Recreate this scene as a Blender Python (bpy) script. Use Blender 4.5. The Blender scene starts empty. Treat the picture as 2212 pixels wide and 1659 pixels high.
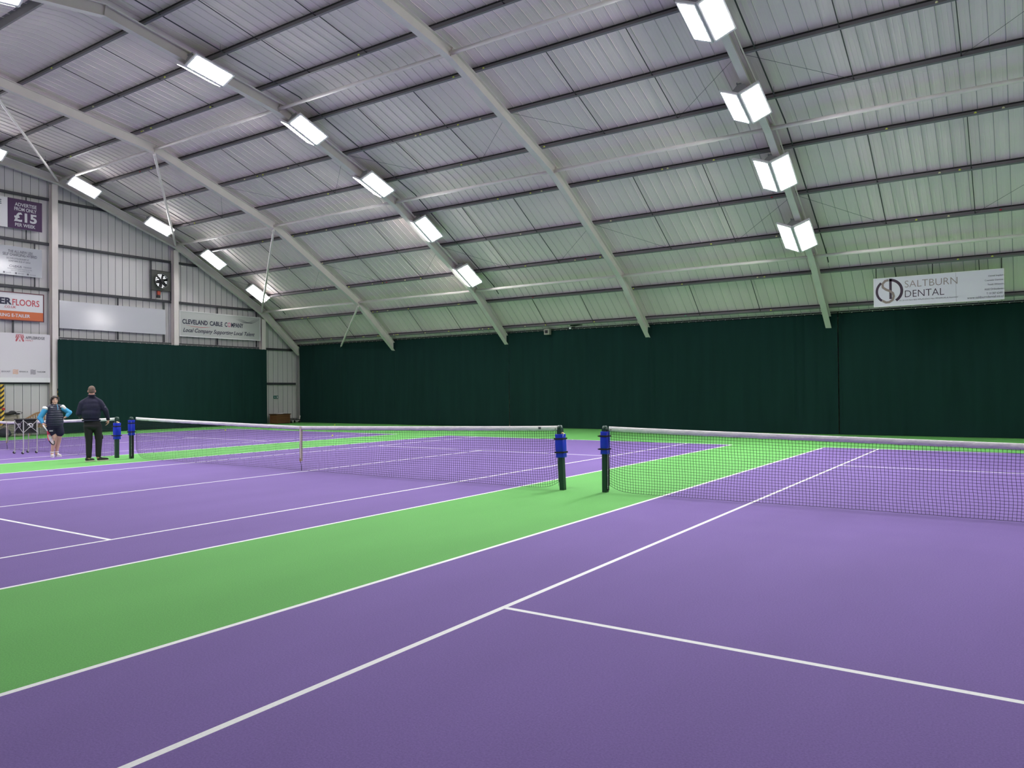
import bpy, bmesh, math, random
from math import sin, cos, pi, radians, sqrt, atan2
from mathutils import Vector, Matrix

random.seed(7)
scene = bpy.context.scene
COL = scene.collection

# ------------------------------------------------------------------ camera
CAM = Vector((4.7878, -11.3110, 1.6746))
YAW, PITCH, ROLL, FPX = 0.5923, 0.0097, -0.0090, 1649.3
_f = Vector((-sin(YAW)*cos(PITCH), cos(YAW)*cos(PITCH), sin(PITCH)))
_r = Vector((cos(YAW), sin(YAW), 0)); _u = _r.cross(_f)
R_ = _r*cos(ROLL) + _u*sin(ROLL); U_ = -_r*sin(ROLL) + _u*cos(ROLL); F_ = _f
cd = bpy.data.cameras.new('camera'); cam = bpy.data.objects.new('camera', cd); COL.objects.link(cam)
cd.sensor_fit = 'HORIZONTAL'; cd.sensor_width = 36.0; cd.lens = 36.0*FPX/2212; cd.clip_end = 300
cam.matrix_world = Matrix(((R_.x, U_.x, -F_.x, CAM.x), (R_.y, U_.y, -F_.y, CAM.y), (R_.z, U_.z, -F_.z, CAM.z), (0, 0, 0, 1)))
scene.camera = cam

# ------------------------------------------------------------------ world, colour, exposure
w = bpy.data.worlds.new('world'); scene.world = w; w.use_nodes = True
w.node_tree.nodes['Background'].inputs[0].default_value = (0.02, 0.022, 0.025, 1)
w.node_tree.nodes['Background'].inputs[1].default_value = 0.3
vs = scene.view_settings
vs.view_transform = 'Standard'; vs.look = 'None'; vs.gamma = 1.0; vs.use_curve_mapping = False
vs.exposure = 1.3
PANEL_STRENGTH = 17.0         # diffuser surface
BEAM_WATTS, BEAM_SPREAD = 32.0, 120
CAMSIDE = {0: 3, 2: 3, 4: 1, 6: 1}   # camera-side lamps per row, mostly unseen; counts chosen for the floor's brightness
scene.cycles.use_denoising = True
scene.cycles.max_bounces = 6
scene.cycles.diffuse_bounces = 4
scene.cycles.sample_clamp_indirect = 6.0

# ------------------------------------------------------------------ materials
def srgb(r, g, b):
    def c(v):
        v /= 255.0
        return v/12.92 if v <= 0.04045 else ((v+0.055)/1.055)**2.4
    return (c(r), c(g), c(b), 1.0)

MATS = {}
def mat(name, col, rough=0.7, metal=0.0, noise=None, bump=None, spec=0.5, emit=None):
    """noise=(scale, amount, detail[, stretch]); bump=(scale, strength)"""
    if name in MATS: return MATS[name]
    m = bpy.data.materials.new(name); m.use_nodes = True
    nt = m.node_tree; b = nt.nodes['Principled BSDF']
    b.inputs['Base Color'].default_value = col if len(col) == 4 else (*col, 1)
    b.inputs['Roughness'].default_value = rough; b.inputs['Metallic'].default_value = metal
    b.inputs['Specular IOR Level'].default_value = spec
    tc = nt.nodes.new('ShaderNodeTexCoord')
    c4 = col if len(col) == 4 else (*col, 1)
    if noise:
        mp = nt.nodes.new('ShaderNodeMapping'); nt.links.new(tc.outputs['Object'], mp.inputs[0])
        if len(noise) > 3: mp.inputs['Scale'].default_value = noise[3]
        n = nt.nodes.new('ShaderNodeTexNoise'); n.inputs['Scale'].default_value = noise[0]; n.inputs['Detail'].default_value = noise[2]
        nt.links.new(mp.outputs[0], n.inputs['Vector'])
        r = nt.nodes.new('ShaderNodeMapRange')
        r.inputs['From Min'].default_value = 0.25; r.inputs['From Max'].default_value = 0.75
        r.inputs['To Min'].default_value = 1-noise[1]; r.inputs['To Max'].default_value = 1+noise[1]
        nt.links.new(n.outputs[0], r.inputs[0])
        mx = nt.nodes.new('ShaderNodeVectorMath'); mx.operation = 'SCALE'; mx.inputs[0].default_value = c4[:3]
        nt.links.new(r.outputs[0], mx.inputs['Scale']); nt.links.new(mx.outputs[0], b.inputs['Base Color'])
    if bump:
        n2 = nt.nodes.new('ShaderNodeTexNoise'); n2.inputs['Scale'].default_value = bump[0]; n2.inputs['Detail'].default_value = 3
        nt.links.new(tc.outputs['Object'], n2.inputs['Vector'])
        bp = nt.nodes.new('ShaderNodeBump'); bp.inputs['Strength'].default_value = bump[1]; bp.inputs['Distance'].default_value = 0.02
        nt.links.new(n2.outputs[0], bp.inputs['Height']); nt.links.new(bp.outputs[0], b.inputs['Normal'])
    if emit:
        b.inputs['Emission Color'].default_value = (*emit[0], 1); b.inputs['Emission Strength'].default_value = emit[1]
    MATS[name] = m
    return m

def floor_mat(name, col):
    m = bpy.data.materials.new(name); m.use_nodes = True; nt = m.node_tree; b = nt.nodes['Principled BSDF']
    b.inputs['Roughness'].default_value = 0.85; b.inputs['Specular IOR Level'].default_value = 0.25
    tc = nt.nodes.new('ShaderNodeTexCoord')
    big = nt.nodes.new('ShaderNodeTexNoise'); big.inputs['Scale'].default_value = 0.9; big.inputs['Detail'].default_value = 5
    mp = nt.nodes.new('ShaderNodeMapping'); mp.inputs['Scale'].default_value = (1.0, 0.35, 1); nt.links.new(tc.outputs['Object'], mp.inputs[0]); nt.links.new(mp.outputs[0], big.inputs['Vector'])
    fine = nt.nodes.new('ShaderNodeTexNoise'); fine.inputs['Scale'].default_value = 85; fine.inputs['Detail'].default_value = 4; fine.inputs['Roughness'].default_value = 0.75
    nt.links.new(tc.outputs['Object'], fine.inputs['Vector'])
    r1 = nt.nodes.new('ShaderNodeMapRange'); r1.inputs[1].default_value = .3; r1.inputs[2].default_value = .7; r1.inputs[3].default_value = .95; r1.inputs[4].default_value = 1.05
    r2 = nt.nodes.new('ShaderNodeMapRange'); r2.inputs[1].default_value = .3; r2.inputs[2].default_value = .7; r2.inputs[3].default_value = .80; r2.inputs[4].default_value = 1.20
    nt.links.new(big.outputs[0], r1.inputs[0]); nt.links.new(fine.outputs[0], r2.inputs[0])
    mu = nt.nodes.new('ShaderNodeMath'); mu.operation = 'MULTIPLY'; nt.links.new(r1.outputs[0], mu.inputs[0]); nt.links.new(r2.outputs[0], mu.inputs[1])
    sc = nt.nodes.new('ShaderNodeVectorMath'); sc.operation = 'SCALE'; sc.inputs[0].default_value = col[:3]
    nt.links.new(mu.outputs[0], sc.inputs['Scale']); nt.links.new(sc.outputs[0], b.inputs['Base Color'])
    bp = nt.nodes.new('ShaderNodeBump'); bp.inputs['Strength'].default_value = 0.35; bp.inputs['Distance'].default_value = 0.006
    nt.links.new(fine.outputs[0], bp.inputs['Height']); nt.links.new(bp.outputs[0], b.inputs['Normal'])
    return m

M_PURPLE = floor_mat('purple_carpet', (0.180, 0.116, 0.335, 1))
M_GREEN = floor_mat('green_carpet', (0.128, 0.40, 0.10, 1))
M_LINE = mat('white_line', (0.86, 0.86, 0.86, 1), 0.85, noise=(60, .05, 3))
M_SHEET = mat('roof_sheet', (0.86, 0.755, 0.735, 1), 0.6, 0.0, noise=(0.8, .07, 4, (1, .25, .25)), bump=(3, .08), spec=.25)
M_JOINT = mat('sheet_joint', (0.30, 0.30, 0.30, 1), 0.6)
M_WALL = mat('wall_cladding', (0.62, 0.60, 0.60, 1), 0.45, noise=(.7, .06, 4, (1, 1, .2)), spec=.5)
M_WALL_L = mat('cladding_edge', (0.72, 0.72, 0.72, 1), 0.4)
M_WALL_D = mat('cladding_joint', (0.20, 0.20, 0.21, 1), 0.6)
M_STEEL = mat('painted_steel', (0.74, 0.68, 0.65, 1), 0.5, noise=(2, .05, 4), spec=.4)
M_PURLIN = mat('galvanised_purlin', (0.20, 0.185, 0.20, 1), 0.5, 0.0, noise=(1.5, .12, 4, (.2, 1, 1)), spec=.4)
M_RAIL = mat('dark_rail', (0.05, 0.05, 0.06, 1), 0.5, noise=(2, .1, 3))
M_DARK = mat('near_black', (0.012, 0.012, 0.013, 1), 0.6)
M_ROD = mat('sag_rod_steel', (0.035, 0.035, 0.038, 1), 0.5)
M_TUBE = mat('pale_tube', (0.84, 0.77, 0.74, 1), 0.5, noise=(3, .06, 3))
M_CURT = mat('green_curtain', (0.0085, 0.034, 0.0305, 1), 0.9, noise=(1.2, .12, 5, (3, 3, .3)), spec=.15)
M_SHADE = mat('gap_shade', (0.008, 0.010, 0.010, 1), 0.9)
M_WHITE = mat('white_paint', (0.80, 0.79, 0.80, 1), 0.5)
M_BAND = mat('net_band', (0.93, 0.89, 0.90, 1), 0.8, noise=(25, .06, 4, (1, 1, 3)), bump=(25, .5))
M_NET = mat('net_cord', (0.006, 0.006, 0.008, 1), 0.8)
M_POST = mat('dark_green_post', (0.008, 0.045, 0.028, 1), 0.4)
M_BLUE = mat('blue_vinyl', (0.004, 0.030, 0.62, 1), 0.4)
M_BLACK = mat('black_webbing', (0.01, 0.01, 0.012, 1), 0.7)
M_BRASS = mat('brass', (0.55, 0.40, 0.18, 1), 0.35, 0.6)
M_GALV = mat('bright_steel', (0.6, 0.6, 0.6, 1), 0.35, 0.5)
M_BALL = mat('tennis_ball_felt', (0.78, 0.88, 0.14, 1), 0.9, noise=(80, .08, 3))
M_BALLO = mat('faded_ball_felt', (0.85, 0.85, 0.50, 1), 0.9, noise=(80, .08, 3))
M_BALLR = mat('red_ball_felt', (0.50, 0.03, 0.05, 1), 0.9)
M_BALLG = mat('green_ball_felt', (0.10, 0.50, 0.22, 1), 0.9)
M_EMIT = mat('led_panel', (1, 1, 1, 1), 0.5, emit=((1.0, 0.985, 1.0), PANEL_STRENGTH))
M_HOUSE = mat('lamp_housing', (0.72, 0.70, 0.72, 1), 0.4)

# ------------------------------------------------------------------ helpers
class MB:
    def __init__(s): s.v = []; s.f = []; s.m = []
    def add(s, vs, fs, mi=0):
        o = len(s.v); s.v += [tuple(v) for v in vs]
        for f in fs: s.f.append(tuple(i+o for i in f)); s.m.append(mi)
        return s
    def box(s, a, b, mi=0):
        (x0, y0, z0), (x1, y1, z1) = a, b
        return s.add([(x0,y0,z0),(x1,y0,z0),(x1,y1,z0),(x0,y1,z0),(x0,y0,z1),(x1,y0,z1),(x1,y1,z1),(x0,y1,z1)],
            [(0,3,2,1),(4,5,6,7),(0,1,5,4),(1,2,6,5),(2,3,7,6),(3,0,4,7)], mi)
    def obox(s, c, ax, h, mi=0):
        """oriented box: centre, three axes, half sizes"""
        c = Vector(c); X, Y, Z = [Vector(a).normalized()*k for a, k in zip(ax, h)]
        vs = [c+sx*X+sy*Y+sz*Z for sz in (-1, 1) for sx, sy in ((-1,-1),(1,-1),(1,1),(-1,1))]
        return s.add(vs, [(0,3,2,1),(4,5,6,7),(0,1,5,4),(1,2,6,5),(2,3,7,6),(3,0,4,7)], mi)
    def prism(s, loop0, loop1, mi=0, caps=True):
        n = len(loop0); fs = [(i, (i+1) % n, n+(i+1) % n, n+i) for i in range(n)]
        if caps: fs += [tuple(range(n-1, -1, -1)), tuple(range(n, 2*n))]
        return s.add(list(loop0)+list(loop1), fs, mi)
    def tube(s, pts, r, n=8, mi=0, caps=True, r1=None):
        pts = [Vector(p) for p in pts]; rings = []
        N = len(pts); prev = None
        for i, p in enumerate(pts):
            t = (pts[min(i+1, N-1)]-pts[max(i-1, 0)]).normalized()
            ref = prev if prev is not None else (Vector((0,0,1)) if abs(t.z) < .9 else Vector((1,0,0)))
            a = (ref - t*ref.dot(t)).normalized(); b = t.cross(a); prev = a
            rr = r[i] if isinstance(r, (list, tuple)) else r
            rings.append([p+(a*cos(2*pi*k/n)+b*sin(2*pi*k/n))*rr for k in range(n)])
        vs = [v for R in rings for v in R]; fs = []
        for i in range(N-1):
            for k in range(n): fs.append((i*n+k, i*n+(k+1) % n, (i+1)*n+(k+1) % n, (i+1)*n+k))
        if caps: fs += [tuple(range(n-1, -1, -1)), tuple(range((N-1)*n, N*n))]
        return s.add(vs, fs, mi)
    def ball(s, c, r, seg=12, rings=8, mi=0, M=None):
        c = Vector(c); rr = (r, r, r) if not isinstance(r, (tuple, list)) else r
        vs = []; fs = []
        for i in range(rings+1):
            th = pi*i/rings
            for k in range(seg):
                v = Vector((rr[0]*sin(th)*cos(2*pi*k/seg), rr[1]*sin(th)*sin(2*pi*k/seg), rr[2]*cos(th)))
                if M: v = M @ v
                vs.append(c+v)
        for i in range(rings):
            for k in range(seg): fs.append((i*seg+k, (i+1)*seg+k, (i+1)*seg+(k+1) % seg, i*seg+(k+1) % seg))
        return s.add(vs, fs, mi)
    def build(s, name, mats, parent=None, smooth=False, bevel=0):
        me = bpy.data.meshes.new(name); me.from_pydata(s.v, [], s.f)
        if not isinstance(mats, (list, tuple)): mats = [mats]
        for m in mats: me.materials.append(m)
        me.polygons.foreach_set('material_index', s.m)
        if smooth: me.polygons.foreach_set('use_smooth', [True]*len(me.polygons))
        me.update(); me.validate()
        o = bpy.data.objects.new(name, me); COL.objects.link(o)
        if parent is not None: o.parent = parent
        if bevel:
            md = o.modifiers.new('bevel', 'BEVEL'); md.width = bevel; md.segments = 2; md.limit_method = 'ANGLE'
        return o

def tag(o, label=None, cat=None, group=None, kind=None):
    if label: o['label'] = label
    if cat: o['category'] = cat
    if group: o['group'] = group
    if kind: o['kind'] = kind
    return o
def empty(name, loc=(0,0,0), rz=0, label=None, cat=None, group=None):
    o = bpy.data.objects.new(name, None); COL.objects.link(o); o.location = loc; o.rotation_euler = (0, 0, rz)
    o.empty_display_size = .1
    return tag(o, label, cat, group)
def copy_tree(o, parent=None):
    c = o.copy(); COL.objects.link(c)
    if parent is not None: c.parent = parent
    for ch in [k for k in o.children]: copy_tree(ch, c)
    return c
ORD = ['first', 'second', 'third', 'fourth', 'fifth', 'sixth', 'seventh', 'eighth', 'ninth', 'tenth', 'eleventh', 'twelfth']

# text as a mesh part; axes: (right, up, normal)
AX_GABLE = (Vector((0,1,0)), Vector((0,0,1)), Vector((1,0,0)))
AX_BACK = (Vector((1,0,0)), Vector((0,0,1)), Vector((0,-1,0)))
def lettering(txt, parent, org, ax, x0, z0, x1, z1, m, bold=0.0, shear=0.0, name='lettering', align='fit'):
    """mesh text filling the box x0..x1, z0..z1 measured on the board from org along right/up"""
    cu = bpy.data.curves.new(name, 'FONT'); cu.body = txt; cu.size = 1; cu.offset = bold; cu.shear = shear
    cu.resolution_u = 3
    t = bpy.data.objects.new('tmp', cu); COL.objects.link(t)
    dg = bpy.context.evaluated_depsgraph_get(); dg.update()
    me = bpy.data.meshes.new_from_object(t.evaluated_get(dg)); bpy.data.objects.remove(t)
    xs = [v.co.x for v in me.vertices]; ys = [v.co.y for v in me.vertices]
    ax0, ax1, ay0, ay1 = min(xs), max(xs), min(ys), max(ys)
    r, u, n = ax; o = Vector(org)
    for v in me.vertices:
        fx = (v.co.x-ax0)/(ax1-ax0); fy = (v.co.y-ay0)/(ay1-ay0)
        v.co = o + r*(x0+(x1-x0)*fx) + u*(z0+(z1-z0)*fy) + n*0.004
    me.materials.clear(); me.materials.append(m)
    ob = bpy.data.objects.new(name, me); COL.objects.link(ob); ob.parent = parent
    return ob
def quad(parent, name, org, ax, x0, z0, x1, z1, m, th=0.003, off=0.0):
    r, u, n = ax; o = Vector(org)+n*off
    mb = MB(); c = o+r*(x0+x1)/2+u*(z0+z1)/2+n*th/2
    mb.obox(c, (r, u, n), (abs(x1-x0)/2, abs(z1-z0)/2, th/2))
    return mb.build(name, m, parent)
def stroke(parent, name, org, ax, pts, wd, m, off=0.003, taper=False):
    """flat ribbon through 2-D points on a board"""
    r, u, n = ax; o = Vector(org)+n*off; mb = MB(); P = [Vector(p) for p in pts]; L = []
    for i, p in enumerate(P):
        t = (P[min(i+1, len(P)-1)]-P[max(i-1, 0)]).normalized(); q = Vector((-t.y, t.x))
        k = wd/2*(1 if not taper else max(.12, sin(pi*(i+.3)/(len(P)-.4))))
        L.append((p+q*k, p-q*k))
    vs = [o+r*a.x+u*a.y for ab in L for a in ab]
    mb.add(vs, [(2*i, 2*i+1, 2*i+3, 2*i+2) for i in range(len(P)-1)])
    return mb.build(name, m, parent)

# ------------------------------------------------------------------ dimensions
YB, XL, XR = 18.95, -30.5, 20.5          # outer wall planes
RIDGE = -0.55
YF = 2*RIDGE-YB
HALF = [(18.40, 3.86), (15.80, 6.03), (10.70, 8.93), (5.17, 10.88), (RIDGE, 11.75)]
PROF = HALF + [(2*RIDGE-y, z) for y, z in HALF[-2::-1]]       # rafter underside, back to front
FRAMES = [-30.05, -22.67, -15.48, -8.31, -1.18, 6.00, 13.17]
S_, SLN, BL = 1.405, 6.43, 11.73
# courts: (x_left, x_right, dy)
GAP = 2.62; WB = 10.95
COURTS = [(0, WB, 0.0), (-GAP-WB, -GAP, -.14), (-2*GAP-2*WB, -2*GAP-WB, -.14)]

def offset_poly(poly, o):
    out = []
    for i, p in enumerate(poly):
        ns = []
        for a, b in ((i-1, i), (i, i+1)):
            if a < 0 or b >= len(poly): continue
            dy, dz = poly[b][0]-poly[a][0], poly[b][1]-poly[a][1]; L = sqrt(dy*dy+dz*dz)
            n = (dz/L, -dy/L); n = n if n[1] > 0 else (-n[0], -n[1]); ns.append(n)
        if len(ns) == 1:
            n = ns[0]; out.append((p[0], p[1]+o/n[1]))          # vertical cut at the ends
        else:
            m = (ns[0][0]+ns[1][0], ns[0][1]+ns[1][1]); L = sqrt(m[0]**2+m[1]**2); m = (m[0]/L, m[1]/L)
            k = o/(m[0]*ns[0][0]+m[1]*ns[0][1]); out.append((p[0]+m[0]*k, p[1]+m[1]*k))
    return out
def zat(poly, y):
    for (a, b), (c, d) in zip(poly, poly[1:]):
        if min(a, c)-1e-6 <= y <= max(a, c)+1e-6: return b+(d-b)*(y-a)/(c-a)
    # extrapolate
    (a, b), (c, d) = (poly[0], poly[1]) if abs(y-poly[0][0]) < abs(y-poly[-1][0]) else (poly[-1], poly[-2])
    return b+(d-b)*(y-a)/(c-a)
def nrm(poly, y):
    for (a, b), (c, d) in zip(poly, poly[1:]):
        if min(a, c) <= y <= max(a, c):
            L = sqrt((c-a)**2+(d-b)**2); n = (-(d-b)/L, (c-a)/L)
            return n if n[1] > 0 else (-n[0], -n[1])
    return (0.64, .77) if y > 0 else (-.64, .77)
RAFT_D = 0.34; PUR_D = 0.205; SHEET_O = RAFT_D+PUR_D+0.005

# ------------------------------------------------------------------ floor
def build_floor():
    xs = {XL-.1, XR+.1, -29.0, 13.0}; ys = {YF-.1, YB+.1}; hl = .025
    for x0, x1, dy in COURTS:
        for x in (x0, x0+S_, (x0+x1)/2, x1-S_, x1): xs |= {x-hl, x+hl}
        for y in (dy-BL, dy-SLN, dy+SLN, dy+BL): ys |= {y-hl, y+hl}
        ys |= {dy-.1, dy+.1, dy+BL-.12, dy-BL+.12}
    for k in range(-18, 19, 3): ys.add(k+.313)
    xs, ys = sorted(xs), sorted(ys); mb = MB()
    nx = len(xs); vs = [(x, y, 0) for y in ys for x in xs]; o = len(mb.v); mb.v += vs
    def zone(x, y):
        for x0, x1, dy in COURTS:
            if x0-hl <= x <= x1+hl and dy-BL-hl <= y <= dy+BL+hl:
                if min(abs(x-a) for a in (x0, x1, x0+S_, x1-S_)) < hl: return 2
                if min(abs(y-dy-BL), abs(y-dy+BL)) < hl: return 2
                if x0+S_ < x < x1-S_ and min(abs(y-dy-SLN), abs(y-dy+SLN)) < hl: return 2
                if abs(x-(x0+x1)/2) < hl and (abs(y-dy) < SLN or abs(abs(y-dy)-BL) < .12): return 2
                return 1
        return 0
    for j in range(len(ys)-1):
        for i in range(nx-1):
            mb.f.append((j*nx+i, j*nx+i+1, (j+1)*nx+i+1, (j+1)*nx+i))
            mb.m.append(zone((xs[i]+xs[i+1])/2, (ys[j]+ys[j+1])/2))
    tag(mb.build('floor', [M_GREEN, M_PURPLE, M_LINE]), kind='structure')
build_floor()

# ------------------------------------------------------------------ ceiling: liner sheets with joints
def fillet(poly, r=.5, n=6):
    out = [poly[0]]
    for i in range(1, len(poly)-1):
        p0, p, p1 = [Vector(q) for q in (poly[i-1], poly[i], poly[i+1])]
        rr = r if i != len(poly)//2 else .3
        a = p+(p0-p).normalized()*rr; b = p+(p1-p).normalized()*rr
        for k in range(n+1):
            t = k/n; q = a*(1-t)**2+p*2*t*(1-t)+b*t*t; out.append((q.x, q.y))
        if i != len(poly)//2:                                # crimps where the curved sheet starts
            e = (p1-p if i < len(poly)//2 else p0-p).normalized(); q0 = b if i < len(poly)//2 else a; m_ = Vector((-e.y, e.x)); m_ = m_ if m_.y > 0 else -m_
            cr = [q0+e*(.03+.035*j)-m_*(.006 if j % 2 else 0) for j in range(7)]
            if i < len(poly)//2: out += [(v.x, v.y) for v in cr]
            else:
                tail = out[-(n+1):]; out[-(n+1):] = [(v.x, v.y) for v in reversed(cr)]+tail
    out.append(poly[-1]); return out
SHEET = fillet(offset_poly(PROF, SHEET_O))
def build_ceiling():
    path = [(YB+.05, zat(offset_poly(PROF, SHEET_O), YB+.05))] + SHEET[1:-1] + [(YF-.05, zat(offset_poly(PROF, SHEET_O), YB+.05))]
    path[0] = (YB+.05, SHEET[0][1]-(YB+.05-SHEET[0][0])*.834); path[-1] = (YF-.05, path[0][1])
    pol_n = []
    for i in range(len(path)):
        a, b = path[max(i-1, 0)], path[min(i+1, len(path)-1)]
        L = sqrt((b[0]-a[0])**2+(b[1]-a[1])**2); n = (-(b[1]-a[1])/L, (b[0]-a[0])/L)
        pol_n.append(n if n[1] > 0 else (-n[0], -n[1]))
    prof = []                                                # (x, drop, material of the strip that follows)
    x = XL
    while x < XR+.01:
        prof += [(x, 0, 1), (x+.007, .018, 1), (x+.016, .018, 0), (x+.024, 0, 0), (x+.115, 0, 0), (x+.12, .003, 0), (x+.13, .003, 0), (x+.135, 0, 0),
                 (x+.225, 0, 0), (x+.23, .003, 0), (x+.24, .003, 0), (x+.245, 0, 0)]
        x += 1/3
    mb = MB(); n = len(path)
    for x, d, _ in prof:
        for (y, z), nn in zip(path, pol_n): mb.v.append((x, y-nn[0]*d, z-nn[1]*d))
    for i in range(len(prof)-1):
        for k in range(n-1):
            mb.f.append((i*n+k, i*n+k+1, (i+1)*n+k+1, (i+1)*n+k)); mb.m.append(prof[i][2])
    tag(mb.build('ceiling', [M_SHEET, M_JOINT]), kind='structure')
build_ceiling()
# lap strips of the curved sheets
def lap(y):
    pass

# ------------------------------------------------------------------ walls
SO = offset_poly(PROF, SHEET_O)
def top_z(y):
    if y > SO[0][0]: return SO[0][1]-(y-SO[0][0])*.834
    if y < SO[-1][0]: return SO[-1][1]-(SO[-1][0]-y)*.834
    return zat(SO, y)
def cladding(name, x, sgn):
    """gable wall at x; ribs stand towards sgn"""
    mb = MB(); y = YF; cols = []
    while y < YB+.02:
        cols += [(y, 0, 1), (y+.012, .022, 2), (y+.03, .022, 0), (y+.042, 0, 0)]
        y += 1/3
    cols = [c for c in cols if c[0] < YB]; cols.append((YB, 0, 0))
    for p in PROF[1:-1]:
        cols.append((p[0], 0, 0))
    cols.sort(key=lambda c: c[0])
    for y, d, _ in cols: mb.v += [(x+sgn*d, y, 0), (x+sgn*d, y, top_z(y)+.02)]
    for i in range(len(cols)-1):
        mb.f.append((2*i, 2*i+2, 2*i+3, 2*i+1)); mb.m.append(cols[i][2])
    tag(mb.build(name, [M_WALL, M_WALL_D, M_WALL_L]), kind='structure')
cladding('wall_left', XL, 1); cladding('wall_right', XR, -1)
zb = top_z(YB)
tag(MB().box((XL-.05, YB, 0), (XR+.05, YB+.1, zb+.05)).build('wall_back', M_WALL), kind='structure')
tag(MB().box((XL-.05, YF-.1, 0), (XR+.05, YF, zb+.05)).build('wall_front', M_WALL), kind='structure')

# ------------------------------------------------------------------ roof frames
def slab(mb, poly, o0, o1, x0, x1):
    A, B = offset_poly(poly, o0), offset_poly(poly, o1)
    for i in range(len(poly)-1):
        l0 = [(x0, *A[i]), (x1, *A[i]), (x1, *B[i]), (x0, *B[i])]
        l1 = [(x0, *A[i+1]), (x1, *A[i+1]), (x1, *B[i+1]), (x0, *B[i+1])]
        mb.prism(l0, l1, caps=True)
FR_NAMES = ['pale steel roof rafter against the end wall with the advertising boards',
 'pale steel rafter, first out from the advertising wall, no lamps',
 'pale steel rafter carrying the middle row of lamps',
 'pale steel rafter without lamps, right of the middle lamp row',
 'pale steel rafter carrying the lamp row at the right of the photo',
 'pale steel rafter beyond the right edge of the photo, without lamps',
 'pale steel rafter furthest right, outside the photo, carrying lamps']
for k, x in enumerate(FRAMES):
    fr = empty('roof_frame', (x, RIDGE, 0), 0, FR_NAMES[k], 'roof frame', 'roof frames of the hall')
    for nm, pl in (('rafter', PROF[:5]), ('rafter', PROF[4:])):
        mb = MB()
        P = [(y-RIDGE, z) for y, z in pl]
        slab(mb, P, 0, .014, -.10, .10); slab(mb, P, .014, RAFT_D-.014, -.006, .006); slab(mb, P, RAFT_D-.014, RAFT_D, -.09, .09)
        mb.build(nm, M_STEEL, fr)
    for y, z in PROF[1:-1]:
        n = nrm(PROF, y+.01); c = Vector((0, y-RIDGE, z))+Vector((0, n[0], n[1]))*(RAFT_D/2)
        mb = MB(); mb.obox(c, ((1,0,0), (0, n[1], -n[0]), (0, *n)), (.075, .008, RAFT_D/2-.014)); mb.build('stiffener', M_STEEL, fr)
    for s in (1, -1):
        yc = (18.68-RIDGE)*s
        mb = MB(); mb.box((-.09, yc-.16, 0), (.09, yc-.14, 4.2)); mb.box((-.006, yc-.14, 0), (.006, yc+.14, 4.2)); mb.box((-.09, yc+.14, 0), (.09, yc+.16, 4.2))
        mb.build('column', M_STEEL, fr)

# ------------------------------------------------------------------ purlins
PY = [18.06, 16.75, 15.16, 13.51, 11.77, 9.90, 8.10, 6.30, 4.44, 2.55, 0.55]
PO = offset_poly(PROF, RAFT_D)
PN = {}
def purlin_geo(y):
    n = nrm(PROF, y); z = zat(PO, y) if PO[-1][0] <= y <= PO[0][0] else top_z(y)
    up = (-n[1], n[0]) if y > RIDGE else (n[1], n[0]*-1)      # uphill along the slope
    if up[1] < 0 and abs(n[0]) > .01: up = (-up[0], -up[1])
    return n, z, up
def add_purlin(y, label):
    n, z, up = purlin_geo(y); sp = Vector((0, 0, 0)); mb = MB()
    N = Vector((0, n[0], n[1])); Uv = Vector((0, up[0], up[1])); base = Vector((0, y, z))
    x0, x1 = XL+.02, XR-.02; cx, hx = (x0+x1)/2, (x1-x0)/2
    X = Vector((1, 0, 0))
    mb.obox(base+N*(PUR_D/2)+X*cx, (X, Uv, N), (hx, .0025, PUR_D/2))
    mb.obox(base+N*.002+Uv*.033+X*cx, (X, Uv, N), (hx, .033, .0025))
    mb.obox(base+N*(PUR_D-.002)-Uv*.035+X*cx, (X, Uv, N), (hx, .035, .0025))
    mb.obox(base+N*(PUR_D-.020)+Uv*.008+X*cx, (X, Uv, N), (hx, .006, .020), 1)  # near-black strip paints the shade where purlin meets sheet
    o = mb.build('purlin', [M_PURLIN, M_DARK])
    tag(o, label, 'roof purlin', 'roof purlins')
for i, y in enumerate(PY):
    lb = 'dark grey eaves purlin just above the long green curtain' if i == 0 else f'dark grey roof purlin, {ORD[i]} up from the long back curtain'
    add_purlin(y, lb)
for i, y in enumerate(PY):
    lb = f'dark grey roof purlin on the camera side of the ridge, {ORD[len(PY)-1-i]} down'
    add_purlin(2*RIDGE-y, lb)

BAYS = list(zip(FRAMES[:-1], FRAMES[1:]))
BAYN = ['bay beside the advertising wall', 'second bay from left', 'third bay from left', 'fourth bay from left', 'rightmost bay in view', 'bay beyond the right edge']
# black strip painting the shade of the gap above the curtain
tag(MB().box((XL+.03, 18.50, 4.30), (XR-.03, 18.60, 4.60)).build('eaves_shade', M_SHADE), 'black strip of painted shade in the gap above the long back curtain', 'shade strip')

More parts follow.
